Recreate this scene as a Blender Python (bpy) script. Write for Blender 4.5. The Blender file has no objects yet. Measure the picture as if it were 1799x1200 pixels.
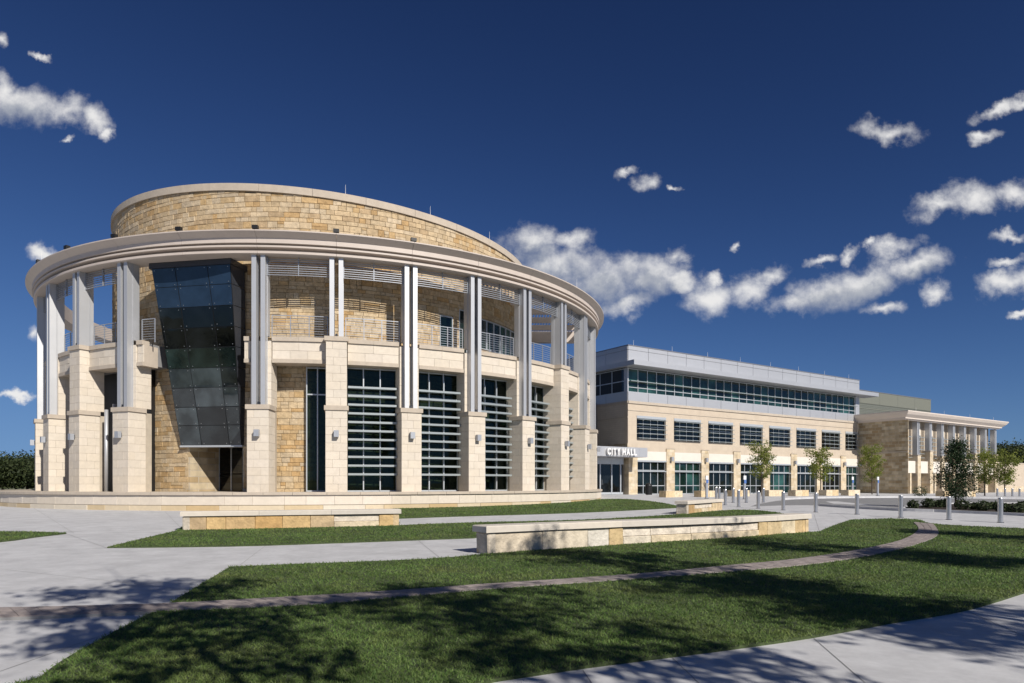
import bpy, bmesh, math, random
import numpy as np
from mathutils import Vector, Matrix
rnd = random.Random(7)
nr = np.random.default_rng(11)
R = math.radians
scene = bpy.context.scene
COL = scene.collection

# ------------------------------------------------------------------ camera
EYE = 1.75
FPX, CXP, HOR = 1199.0, 899.5, 850.0          # photo focal length, centre column and horizon row in photo pixels
cam_d = bpy.data.cameras.new('camera')
cam = bpy.data.objects.new('camera', cam_d)
COL.objects.link(cam)
cam.location = (0, 0, EYE)
cam.rotation_euler = (R(90), 0, 0)
cam_d.sensor_width = 36.0
cam_d.lens = 36.0 * FPX / 1799.0
cam_d.shift_y = (HOR - 600.0) / 1799.0
cam_d.clip_end = 6000
scene.camera = cam

# ------------------------------------------------------------------ light
SUN_AZ, SUN_EL = 37.0, 35.0                    # degrees right of straight behind the camera; height
S2 = Vector((math.sin(R(SUN_AZ)), -math.cos(R(SUN_AZ))))
sdir = Vector((S2.x * math.cos(R(SUN_EL)), S2.y * math.cos(R(SUN_EL)), math.sin(R(SUN_EL))))
sun_d = bpy.data.lights.new('sun', 'SUN')
sun_d.energy = 5.0
sun_d.angle = R(0.53)
sun_d.color = (1.0, 0.94, 0.85)
sun = bpy.data.objects.new('sun', sun_d)
COL.objects.link(sun)
sun.rotation_euler = sdir.to_track_quat('Z', 'Y').to_euler()
sun.location = sdir * 120

world = bpy.data.worlds.new('World')
scene.world = world
world.use_nodes = True
scene.view_settings.view_transform = 'Standard'
scene.view_settings.look = 'None'
scene.view_settings.exposure = 0.0
scene.view_settings.gamma = 1.0
scene.cycles.diffuse_bounces = 2
scene.cycles.max_bounces = 8

CLOUDS = [  # direction of each cloud lump, read from the photo: column, row, half width, half height, tilt
 (50,188,75,36,-5),(118,196,52,30,-12),(165,205,34,22,-30),(5,160,30,34,0),(188,230,14,12,-45),(0,72,14,18,0),(70,92,14,7,-20),
 (75,443,26,14,0),(62,590,14,20,0),(25,692,46,7,0),(110,245,16,8,0),
 (945,430,62,28,-10),(1000,425,40,20,15),(985,468,95,42,0),(1075,490,95,45,0),(1150,480,60,40,10),(1188,452,30,18,15),(1195,492,28,20,0),(1105,525,55,20,10),
 (1143,316,28,18,0),(1105,300,22,10,20),(1183,334,13,6,-20),(1299,433,12,9,30),
 (1248,525,52,32,5),(1315,508,55,30,20),(1350,488,34,20,25),(1252,492,16,12,30),
 (1395,535,52,22,5),(1450,515,75,34,12),(1520,495,85,36,14),(1600,470,72,26,12),(1570,432,46,20,10),(1625,462,40,14,-10),(1528,430,14,10,0),
 (1442,455,30,10,20),(1490,443,20,12,30),(1640,508,26,19,0),(1553,546,36,15,0),
 (1562,226,56,19,-6),(1650,362,55,24,8),(1710,345,60,28,4),(1785,338,50,24,0),
 (1775,420,40,12,8),(1770,463,38,11,12),(1765,502,50,22,10),(1815,490,40,28,0),(1795,547,20,7,10),
 (1750,190,40,12,20),(1800,175,30,14,20),(1728,238,26,12,0)]

def build_world():
    nt = world.node_tree
    N, L = nt.nodes, nt.links
    N.clear()
    out = N.new('ShaderNodeOutputWorld')
    bg = N.new('ShaderNodeBackground')
    bg.inputs['Strength'].default_value = 0.1
    L.new(bg.outputs[0], out.inputs[0])
    sky = N.new('ShaderNodeTexSky')
    sky.sky_type = 'NISHITA'
    sky.sun_disc = False
    sky.sun_elevation = R(SUN_EL)
    sky.sun_rotation = math.atan2(sdir.x, sdir.y)
    sky.altitude = 3500
    sky.air_density = 1.0
    sky.dust_density = 0.15
    sky.ozone_density = 3.0
    gam = N.new('ShaderNodeGamma')
    gam.inputs[1].default_value = 1.75
    L.new(sky.outputs[0], gam.inputs[0])
    tint = N.new('ShaderNodeMix'); tint.data_type = 'RGBA'; tint.blend_type = 'MULTIPLY'
    tint.inputs[0].default_value = 1.0
    tint.inputs[7].default_value = (0.34, 0.325, 0.33, 1)
    L.new(gam.outputs[0], tint.inputs[6])
    # the photograph's filtered sky: bright horizon glow rolled off, x / (1 + x / m)
    dv = N.new('ShaderNodeVectorMath'); dv.operation = 'DIVIDE'; dv.inputs[1].default_value = (1.9, 3.7, 7.2)
    L.new(tint.outputs[2], dv.inputs[0])
    ad1 = N.new('ShaderNodeVectorMath'); ad1.operation = 'ADD'; ad1.inputs[1].default_value = (1, 1, 1)
    L.new(dv.outputs[0], ad1.inputs[0])
    roll = N.new('ShaderNodeVectorMath'); roll.operation = 'DIVIDE'
    L.new(tint.outputs[2], roll.inputs[0]); L.new(ad1.outputs[0], roll.inputs[1])
    tc = N.new('ShaderNodeTexCoord')
    sep = N.new('ShaderNodeSeparateXYZ')
    L.new(tc.outputs['Generated'], sep.inputs[0])
    def math_(op, a, b=None, clamp=False):
        m = N.new('ShaderNodeMath'); m.operation = op; m.use_clamp = clamp
        for i, v in enumerate((a, b)):
            if v is None: continue
            if isinstance(v, (int, float)): m.inputs[i].default_value = v
            else: L.new(v, m.inputs[i])
        return m.outputs[0]
    ysafe = math_('MAXIMUM', sep.outputs[1], 0.05)
    u = math_('DIVIDE', sep.outputs[0], ysafe)
    v = math_('DIVIDE', sep.outputs[2], ysafe)
    comb = N.new('ShaderNodeCombineXYZ')
    L.new(u, comb.inputs[0]); L.new(v, comb.inputs[1])
    def noise(vec, scale, detail, rough, off=None):
        n = N.new('ShaderNodeTexNoise')
        n.inputs['Scale'].default_value = scale
        n.inputs['Detail'].default_value = detail
        n.inputs['Roughness'].default_value = rough
        if off:
            a = N.new('ShaderNodeVectorMath'); a.operation = 'ADD'
            L.new(vec, a.inputs[0]); a.inputs[1].default_value = off
            vec = a.outputs[0]
        L.new(vec, n.inputs['Vector'])
        return n
    wn = noise(comb.outputs[0], 16, 5, 0.62)
    sub = N.new('ShaderNodeVectorMath'); sub.operation = 'SUBTRACT'
    L.new(wn.outputs['Color'], sub.inputs[0]); sub.inputs[1].default_value = (0.5, 0.5, 0.5)
    scl = N.new('ShaderNodeVectorMath'); scl.operation = 'SCALE'
    L.new(sub.outputs[0], scl.inputs[0]); scl.inputs['Scale'].default_value = 0.06
    add = N.new('ShaderNodeVectorMath'); add.operation = 'ADD'
    L.new(comb.outputs[0], add.inputs[0]); L.new(scl.outputs[0], add.inputs[1])
    def lumps(vec, big=0):
        acc = None
        for (px, py, a, b, rot) in CLOUDS:
            if a * b < big: continue
            mp = N.new('ShaderNodeMapping'); mp.vector_type = 'TEXTURE'
            mp.inputs['Location'].default_value = ((px - CXP) / FPX, (HOR - py) / FPX, 0)
            mp.inputs['Rotation'].default_value = (0, 0, R(rot))
            mp.inputs['Scale'].default_value = (a * 0.96 / FPX, b * 0.96 / FPX, 1)
            L.new(vec, mp.inputs[0])
            ln = N.new('ShaderNodeVectorMath'); ln.operation = 'LENGTH'
            L.new(mp.outputs[0], ln.inputs[0])
            val = math_('SUBTRACT', 1.0, ln.outputs['Value'])
            acc = val if acc is None else math_('MAXIMUM', acc, val)
        return acc
    acc = lumps(add.outputs[0])
    sh = N.new('ShaderNodeVectorMath'); sh.operation = 'ADD'
    L.new(add.outputs[0], sh.inputs[0]); sh.inputs[1].default_value = (0.004, 0.017, 0)
    acc2 = lumps(sh.outputs[0], 1700)                   # how much cloud lies above, between this spot and the sun
    fb = noise(comb.outputs[0], 19, 9, 0.6)
    fb2 = noise(comb.outputs[0], 19, 9, 0.6, (0.004, 0.017, 0))
    fd = math_('MULTIPLY', math_('SUBTRACT', fb.outputs[0], 0.5), 2.3)
    dens = math_('ADD', math_('ADD', acc, fd), 0.16)
    mr = N.new('ShaderNodeMapRange'); mr.interpolation_type = 'SMOOTHSTEP'
    mr.inputs[1].default_value = -0.16; mr.inputs[2].default_value = 1.3
    L.new(dens, mr.inputs[0])
    front = math_('MULTIPLY', mr.outputs[0], math_('GREATER_THAN', sep.outputs[1], 0.06))
    # the rest of the sky carries the same kind of scattered cloud
    gn = noise(tc.outputs['Generated'], 3.4, 9, 0.62)
    mr2 = N.new('ShaderNodeMapRange'); mr2.interpolation_type = 'SMOOTHSTEP'
    mr2.inputs[1].default_value = 0.66; mr2.inputs[2].default_value = 0.82
    L.new(gn.outputs[0], mr2.inputs[0])
    inside = math_('MULTIPLY', math_('LESS_THAN', math_('ABSOLUTE', u), 0.78), math_('GREATER_THAN', sep.outputs[1], 0.06))
    rest = math_('MULTIPLY', mr2.outputs[0], math_('SUBTRACT', 1.0, inside))
    mask = math_('MULTIPLY', math_('MAXIMUM', front, rest), 0.96, True)
    fd2 = math_('MULTIPLY', math_('SUBTRACT', fb2.outputs[0], 0.5), 2.3)
    above = math_('ADD', acc2, fd2)
    mr3 = N.new('ShaderNodeMapRange'); mr3.interpolation_type = 'SMOOTHSTEP'
    mr3.inputs[1].default_value = -0.1; mr3.inputs[2].default_value = 0.8
    mr3.inputs[3].default_value = 1.0; mr3.inputs[4].default_value = 0.18
    L.new(above, mr3.inputs[0])
    lit = mr3.outputs[0]
    cr = N.new('ShaderNodeMix'); cr.data_type = 'RGBA'
    cr.inputs[6].default_value = (3.6, 3.9, 4.5, 1)
    cr.inputs[7].default_value = (8.6, 8.5, 8.4, 1)
    L.new(lit, cr.inputs[0])
    mx = N.new('ShaderNodeMix'); mx.data_type = 'RGBA'
    L.new(mask, mx.inputs[0]); L.new(roll.outputs[0], mx.inputs[6]); L.new(cr.outputs[2], mx.inputs[7])
    L.new(mx.outputs[2], bg.inputs[0])
build_world()

# ------------------------------------------------------------------ materials
def new_mat(name):
    m = bpy.data.materials.new(name); m.use_nodes = True
    return m, m.node_tree.nodes, m.node_tree.links, m.node_tree.nodes['Principled BSDF']

def mat(name, color, rough=0.8, metal=0.0, var=0.12, scale=3.0, bump=0.0, bscale=40.0, tinted=False, stretch=None, detail=5, spec=0.5, stain=0.0):
    """principled surface with two octaves of colour variation; tinted adds the object's own colour (or the face colour of joined pieces)"""
    m, N, L, p = new_mat(name)
    p.inputs['Roughness'].default_value = rough
    p.inputs['Metallic'].default_value = metal
    p.inputs['Specular IOR Level'].default_value = spec
    geo = N.new('ShaderNodeNewGeometry')
    vec = geo.outputs['Position']
    if stretch:
        mp = N.new('ShaderNodeMapping'); mp.inputs['Scale'].default_value = stretch
        L.new(vec, mp.inputs[0]); vec = mp.outputs[0]
    n = N.new('ShaderNodeTexNoise'); n.inputs['Scale'].default_value = scale; n.inputs['Detail'].default_value = detail
    n.inputs['Roughness'].default_value = 0.62
    L.new(vec, n.inputs['Vector'])
    mr = N.new('ShaderNodeMapRange')
    mr.inputs[1].default_value = 0.25; mr.inputs[2].default_value = 0.75
    mr.inputs[3].default_value = 1 - var; mr.inputs[4].default_value = 1 + var
    L.new(n.outputs[0], mr.inputs[0])
    if tinted:
        oi = N.new('ShaderNodeObjectInfo')
        at = N.new('ShaderNodeAttribute'); at.attribute_name = 'Col'
        ad = N.new('ShaderNodeVectorMath'); ad.operation = 'ADD'
        L.new(oi.outputs['Color'], ad.inputs[0]); L.new(at.outputs['Color'], ad.inputs[1])
        base = ad.outputs[0]
    else:
        rgb = N.new('ShaderNodeRGB'); rgb.outputs[0].default_value = (*color, 1)
        base = rgb.outputs[0]
    sc = N.new('ShaderNodeVectorMath'); sc.operation = 'SCALE'
    L.new(base, sc.inputs[0]); L.new(mr.outputs[0], sc.inputs['Scale'])
    res = sc.outputs[0]
    if stain:
        n2 = N.new('ShaderNodeTexNoise'); n2.inputs['Scale'].default_value = scale * 0.17; n2.inputs['Detail'].default_value = 8
        n2.inputs['Roughness'].default_value = 0.7
        L.new(vec, n2.inputs['Vector'])
        m2 = N.new('ShaderNodeMapRange'); m2.inputs[1].default_value = 0.3; m2.inputs[2].default_value = 0.7
        m2.inputs[3].default_value = 1 - stain; m2.inputs[4].default_value = 1 + stain * 0.6
        L.new(n2.outputs[0], m2.inputs[0])
        s2 = N.new('ShaderNodeVectorMath'); s2.operation = 'SCALE'
        L.new(res, s2.inputs[0]); L.new(m2.outputs[0], s2.inputs['Scale'])
        res = s2.outputs[0]
    L.new(res, p.inputs['Base Color'])
    if bump:
        nb = N.new('ShaderNodeTexNoise'); nb.inputs['Scale'].default_value = bscale; nb.inputs['Detail'].default_value = 6
        L.new(geo.outputs['Position'], nb.inputs['Vector'])
        b = N.new('ShaderNodeBump'); b.inputs['Strength'].default_value = bump; b.inputs['Distance'].default_value = 0.05
        L.new(nb.outputs[0], b.inputs['Height']); L.new(b.outputs[0], p.inputs['Normal'])
    return m

def brick_mat(name, c1, c2, mortar, bw, bh, msize=0.012, rough=0.9, axis=(1, 0), bump=0.5, var=0.2):
    """far masonry, pieces too small to tell apart: brick pattern laid along a wall direction"""
    m, N, L, p = new_mat(name)
    p.inputs['Roughness'].default_value = rough
    geo = N.new('ShaderNodeNewGeometry')
    dot = N.new('ShaderNodeVectorMath'); dot.operation = 'DOT_PRODUCT'
    L.new(geo.outputs['Position'], dot.inputs[0]); dot.inputs[1].default_value = (axis[0], axis[1], 0)
    sp = N.new('ShaderNodeSeparateXYZ'); L.new(geo.outputs['Position'], sp.inputs[0])
    cb = N.new('ShaderNodeCombineXYZ'); L.new(dot.outputs['Value'], cb.inputs[0]); L.new(sp.outputs[2], cb.inputs[1])
    bk = N.new('ShaderNodeTexBrick')
    bk.inputs['Color1'].default_value = (*c1, 1); bk.inputs['Color2'].default_value = (*c2, 1); bk.inputs['Mortar'].default_value = (*mortar, 1)
    bk.inputs['Scale'].default_value = 1.0; bk.inputs['Mortar Size'].default_value = msize
    bk.inputs['Brick Width'].default_value = bw; bk.inputs['Row Height'].default_value = bh
    L.new(cb.outputs[0], bk.inputs['Vector'])
    n = N.new('ShaderNodeTexNoise'); n.inputs['Scale'].default_value = 1.7; n.inputs['Detail'].default_value = 7
    L.new(geo.outputs['Position'], n.inputs['Vector'])
    mr = N.new('ShaderNodeMapRange'); mr.inputs[1].default_value = 0.25; mr.inputs[2].default_value = 0.75
    mr.inputs[3].default_value = 1 - var; mr.inputs[4].default_value = 1 + var
    L.new(n.outputs[0], mr.inputs[0])
    sc = N.new('ShaderNodeVectorMath'); sc.operation = 'SCALE'
    L.new(bk.outputs['Color'], sc.inputs[0]); L.new(mr.outputs[0], sc.inputs['Scale'])
    L.new(sc.outputs[0], p.inputs['Base Color'])
    if bump:
        b = N.new('ShaderNodeBump'); b.inputs['Strength'].default_value = bump; b.inputs['Distance'].default_value = 0.03; b.invert = True
        L.new(bk.outputs['Fac'], b.inputs['Height']); L.new(b.outputs[0], p.inputs['Normal'])
    return m

def glass_mat(name, tint, refl=1.0, see=True, base=(0.01, 0.018, 0.018)):
    m, N, L, p = new_mat(name)
    out = N['Material Output']
    p.inputs['Base Color'].default_value = (*base, 1)
    p.inputs['Roughness'].default_value = 0.03
    p.inputs['IOR'].default_value = 1.52
    p.inputs['Specular IOR Level'].default_value = 0.5 * refl
    geo = N.new('ShaderNodeNewGeometry')
    nb = N.new('ShaderNodeTexNoise'); nb.inputs['Scale'].default_value = 0.9; nb.inputs['Detail'].default_value = 1
    L.new(geo.outputs['Position'], nb.inputs['Vector'])
    b = N.new('ShaderNodeBump'); b.inputs['Strength'].default_value = 0.06; b.inputs['Distance'].default_value = 0.1
    L.new(nb.outputs[0], b.inputs['Height']); L.new(b.outputs[0], p.inputs['Normal'])
    if not see:
        oi = N.new('ShaderNodeObjectInfo')
        mr = N.new('ShaderNodeMapRange'); mr.inputs[3].default_value = 0.45; mr.inputs[4].default_value = 2.4
        pw = N.new('ShaderNodeMath'); pw.operation = 'POWER'; pw.inputs[1].default_value = 2.0
        L.new(oi.outputs['Random'], pw.inputs[0]); L.new(pw.outputs[0], mr.inputs[0])
        n4 = N.new('ShaderNodeTexNoise'); n4.inputs['Scale'].default_value = 0.8; n4.inputs['Detail'].default_value = 4
        L.new(geo.outputs['Position'], n4.inputs['Vector'])
        m4 = N.new('ShaderNodeMath'); m4.operation = 'MULTIPLY'; L.new(mr.outputs[0], m4.inputs[0])
        a4 = N.new('ShaderNodeMapRange'); a4.inputs[1].default_value = 0.35; a4.inputs[2].default_value = 0.65; a4.inputs[3].default_value = 0.5; a4.inputs[4].default_value = 1.7
        L.new(n4.outputs[0], a4.inputs[0]); L.new(a4.outputs[0], m4.inputs[1])
        rg = N.new('ShaderNodeRGB'); rg.outputs[0].default_value = (*base, 1)
        sv = N.new('ShaderNodeVectorMath'); sv.operation = 'SCALE'
        L.new(rg.outputs[0], sv.inputs[0]); L.new(m4.outputs[0], sv.inputs['Scale']); L.new(sv.outputs[0], p.inputs['Base Color'])
    if see:
        tr = N.new('ShaderNodeBsdfTransparent'); tr.inputs[0].default_value = (*tint, 1)
        gl = N.new('ShaderNodeBsdfGlossy'); gl.inputs['Roughness'].default_value = 0.03
        gl.inputs[0].default_value = (0.60, 0.78, 0.72, 1)
        L.new(b.outputs[0], gl.inputs['Normal'])
        fr = N.new('ShaderNodeFresnel'); fr.inputs[0].default_value = 1.42
        mx = N.new('ShaderNodeMixShader')
        L.new(fr.outputs[0], mx.inputs[0]); L.new(tr.outputs[0], mx.inputs[1]); L.new(gl.outputs[0], mx.inputs[2])
        L.new(mx.outputs[0], out.inputs[0])
    return m

FD = Vector((0.832, 0.555)).normalized()        # direction of the office front
FN = Vector((FD.y, -FD.x))                      # outward normal of the office front
M = {}
M['limestone'] = mat('limestone', None, 0.9, var=0.07, scale=5, bump=0.12, bscale=30, tinted=True, stain=0.06)
M['rough_stone'] = mat('rough_stone', None, 0.95, var=0.32, scale=4.5, bump=0.55, bscale=14, tinted=True, detail=8)
M['mortar'] = mat('mortar', (0.54, 0.46, 0.34), 0.95, var=0.15, scale=6)
M['lime_joint'] = mat('lime_joint', (0.46, 0.40, 0.32), 0.95)
M['coping'] = mat('coping', (0.50, 0.43, 0.35), 0.9, var=0.10, scale=3, bump=0.12, stain=0.06)
M['wing_cornice'] = mat('wing_cornice', (0.68, 0.60, 0.53), 0.6, var=0.04, scale=1, stain=0.04)
M['cornice'] = mat('cornice', (0.56, 0.485, 0.43), 0.55, var=0.04, scale=2, stain=0.05)
M['cornice_soffit'] = mat('cornice_soffit', (0.46, 0.40, 0.35), 0.6, var=0.04, scale=2)
M['steel'] = mat('steel', (0.56, 0.57, 0.59), 0.48, metal=0.5, var=0.03, scale=2, stain=0.03)
M['rail'] = mat('rail', (0.36, 0.38, 0.42), 0.45, metal=0.4, var=0.03)
M['louver'] = mat('louver', (0.36, 0.40, 0.41), 0.4, metal=0.3, var=0.03)
M['frame'] = mat('frame', (0.52, 0.55, 0.58), 0.4, metal=0.3, var=0.03)
M['dark_metal'] = mat('dark_metal', (0.045, 0.05, 0.062), 0.4, metal=0.3, var=0.05)
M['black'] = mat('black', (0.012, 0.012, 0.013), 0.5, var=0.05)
M['lamp_grey'] = mat('lamp_grey', (0.40, 0.42, 0.46), 0.45, metal=0.3, var=0.03)
M['glass'] = glass_mat('glass', (0.17, 0.25, 0.22))
M['glass_dark'] = glass_mat('glass_dark', (0, 0, 0), see=False, base=(0.006, 0.010, 0.010))
M['glass_green'] = glass_mat('glass_green', (0, 0, 0), see=False, base=(0.010, 0.030, 0.027))
M['glass_black'] = glass_mat('glass_black', (0, 0, 0), see=False, base=(0.004, 0.005, 0.006))
M['glass_teal'] = glass_mat('glass_teal', (0, 0, 0), refl=1.4, see=False, base=(0.012, 0.021, 0.020))
M['glass_oriel'] = glass_mat('glass_oriel', (0, 0, 0), refl=1.6, see=False, base=(0.020, 0.026, 0.029))
M['glass_blue'] = mat('glass_blue', (0.016, 0.032, 0.062), 0.12, var=0.3, scale=1.3)
M['fitting'] = mat('fitting', (0.45, 0.45, 0.45), 0.3, metal=0.8, var=0.02)
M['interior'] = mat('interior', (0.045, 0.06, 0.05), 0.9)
M['concrete'] = mat('concrete', (0.545, 0.545, 0.555), 0.85, var=0.06, scale=9, bump=0.12, bscale=160, stain=0.2, detail=9)
M['joint'] = mat('joint', (0.27, 0.265, 0.26), 0.95)
M['paver'] = mat('paver', None, 0.9, var=0.18, scale=12, bump=0.2, bscale=90, tinted=True)
M['asphalt'] = mat('asphalt', (0.235, 0.235, 0.24), 0.9, var=0.08, scale=12, bump=0.1, bscale=120, stain=0.12)
M['mulch'] = mat('mulch', (0.035, 0.024, 0.018), 1.0, var=0.5, scale=25, bump=0.8, bscale=40)
M['soil'] = mat('soil', (0.06, 0.085, 0.03), 1.0, var=0.35, scale=7, bump=0.6, bscale=30, stain=0.2)
M['terrain'] = mat('terrain', (0.13, 0.14, 0.07), 1.0, var=0.3, scale=0.4, stain=0.2)
M['metal_panel'] = mat('metal_panel', (0.57, 0.578, 0.60), 0.5, metal=0.6, var=0.03, scale=0.7, stain=0.04)
M['metal_edge'] = mat('metal_edge', (0.20, 0.21, 0.24), 0.45, metal=0.25, var=0.03)
M['office_stone'] = brick_mat('office_stone', (0.56, 0.475, 0.375), (0.53, 0.445, 0.35), (0.47, 0.40, 0.32), 0.8, 0.4, 0.006, axis=(FD.x, FD.y), bump=0.15, var=0.06)
M['office_side'] = brick_mat('office_side', (0.60, 0.52, 0.42), (0.57, 0.49, 0.395), (0.48, 0.41, 0.33), 0.8, 0.2, 0.01, axis=(FN.x, FN.y), bump=0.3, var=0.06)  # end wall colour lightened to make up for missing bounce light
M['white_stone'] = mat('white_stone', (0.70, 0.65, 0.58), 0.85, var=0.05, scale=1)
M['pier_stone'] = brick_mat('pier_stone', (0.62, 0.53, 0.40), (0.53, 0.42, 0.27), (0.54, 0.47, 0.36), 0.5, 0.3, 0.012, axis=(FD.x, FD.y), bump=0.5, var=0.25)
M['wing_stone'] = brick_mat('wing_stone', (0.60, 0.51, 0.36), (0.36, 0.26, 0.14), (0.50, 0.43, 0.33), 0.8, 0.36, 0.02, axis=(FN.x, FN.y), bump=0.8, var=0.25)
M['wing_front'] = brick_mat('wing_front', (0.54, 0.44, 0.30), (0.40, 0.29, 0.16), (0.46, 0.39, 0.29), 0.7, 0.32, 0.014, axis=(FD.x, FD.y), bump=0.6, var=0.35)
M['corrugated'] = brick_mat('corrugated', (0.15, 0.16, 0.135), (0.15, 0.16, 0.135), (0.09, 0.095, 0.08), 200, 0.22, 0.02, rough=0.5, axis=(FD.x, FD.y), bump=0.6, var=0.04)
M['olive_panel'] = mat('olive_panel', (0.185, 0.19, 0.155), 0.5, var=0.03)
M['white'] = mat('white', (0.80, 0.80, 0.80), 0.5, var=0.02)
M['blue'] = mat('blue', (0.09, 0.18, 0.45), 0.5, var=0.02)
M['bollard'] = mat('bollard', (0.56, 0.56, 0.58), 0.28, metal=0.85, var=0.04)
M['bark'] = mat('bark', (0.085, 0.065, 0.05), 0.95, var=0.3, scale=12, bump=0.5, bscale=30)

def leaf_mat(name, c1, c2, trans=0.35, patch=False):
    m, N, L, p = new_mat(name)
    geo = N.new('ShaderNodeNewGeometry')
    mx = N.new('ShaderNodeMix'); mx.data_type = 'RGBA'
    mx.inputs[6].default_value = (*c1, 1); mx.inputs[7].default_value = (*c2, 1)
    L.new(geo.outputs['Random Per Island'], mx.inputs[0])
    n = N.new('ShaderNodeTexNoise'); n.inputs['Scale'].default_value = 0.8; n.inputs['Detail'].default_value = 4
    L.new(geo.outputs['Position'], n.inputs['Vector'])
    mr = N.new('ShaderNodeMapRange'); mr.inputs[1].default_value = 0.3; mr.inputs[2].default_value = 0.7
    mr.inputs[3].default_value = 0.72; mr.inputs[4].default_value = 1.25
    L.new(n.outputs[0], mr.inputs[0])
    sc = N.new('ShaderNodeVectorMath'); sc.operation = 'SCALE'
    L.new(mx.outputs[2], sc.inputs[0]); L.new(mr.outputs[0], sc.inputs['Scale'])
    if patch:                                     # drier, yellower patches and worn spots
        n3 = N.new('ShaderNodeTexNoise'); n3.inputs['Scale'].default_value = 0.55; n3.inputs['Detail'].default_value = 6; n3.inputs['Roughness'].default_value = 0.7
        L.new(geo.outputs['Position'], n3.inputs['Vector'])
        m3 = N.new('ShaderNodeMapRange'); m3.inputs[1].default_value = 0.50; m3.inputs[2].default_value = 0.72; m3.inputs[4].default_value = 0.75
        L.new(n3.outputs[0], m3.inputs[0])
        dry = N.new('ShaderNodeMix'); dry.data_type = 'RGBA'; dry.inputs[7].default_value = (0.25, 0.265, 0.09, 1)
        L.new(m3.outputs[0], dry.inputs[0]); L.new(sc.outputs[0], dry.inputs[6])
        sc = N.new('ShaderNodeVectorMath'); sc.operation = 'SCALE'; sc.inputs['Scale'].default_value = 1.0
        L.new(dry.outputs[2], sc.inputs[0])
    L.new(sc.outputs[0], p.inputs['Base Color'])
    p.inputs['Roughness'].default_value = 0.6
    p.inputs['Specular IOR Level'].default_value = 0.3
    tr = N.new('ShaderNodeBsdfTranslucent'); L.new(sc.outputs[0], tr.inputs[0])
    ms = N.new('ShaderNodeMixShader'); ms.inputs[0].default_value = trans
    L.new(p.outputs[0], ms.inputs[1]); L.new(tr.outputs[0], ms.inputs[2])
    L.new(ms.outputs[0], N['Material Output'].inputs[0])
    return m
M['grass'] = leaf_mat('grass', (0.092, 0.182, 0.040), (0.198, 0.270, 0.082), 0.35, patch=True)
M['leaf_young'] = leaf_mat('leaf_young', (0.15, 0.20, 0.032), (0.28, 0.30, 0.07), 0.45)
M['leaf_oak'] = leaf_mat('leaf_oak', (0.022, 0.046, 0.018), (0.038, 0.068, 0.026), 0.2)
M['leaf_far'] = leaf_mat('leaf_far', (0.020, 0.035, 0.012), (0.055, 0.070, 0.024), 0.2)
M['leaf_shrub'] = leaf_mat('leaf_shrub', (0.03, 0.055, 0.022), (0.09, 0.11, 0.05), 0.3)
M['leaf_street'] = leaf_mat('leaf_street', (0.05, 0.085, 0.025), (0.10, 0.14, 0.04), 0.3)

# ------------------------------------------------------------------ helpers
WLOC = {}
def thing(name, loc, label=None, cat=None, group=None, parent=None):
    o = bpy.data.objects.new(name, None)
    COL.objects.link(o)
    o.empty_display_size = 0.3
    loc = Vector(loc)
    WLOC[o] = loc
    if parent is not None:
        o.parent = parent; o.location = loc - WLOC[parent]
    else:
        o.location = loc
    tag(o, label, cat, group)
    return o

def tag(o, label=None, cat=None, group=None, kind=None):
    if label: o['label'] = label
    if cat: o['category'] = cat
    if group: o['group'] = group
    if kind: o['kind'] = kind
    return o

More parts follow.
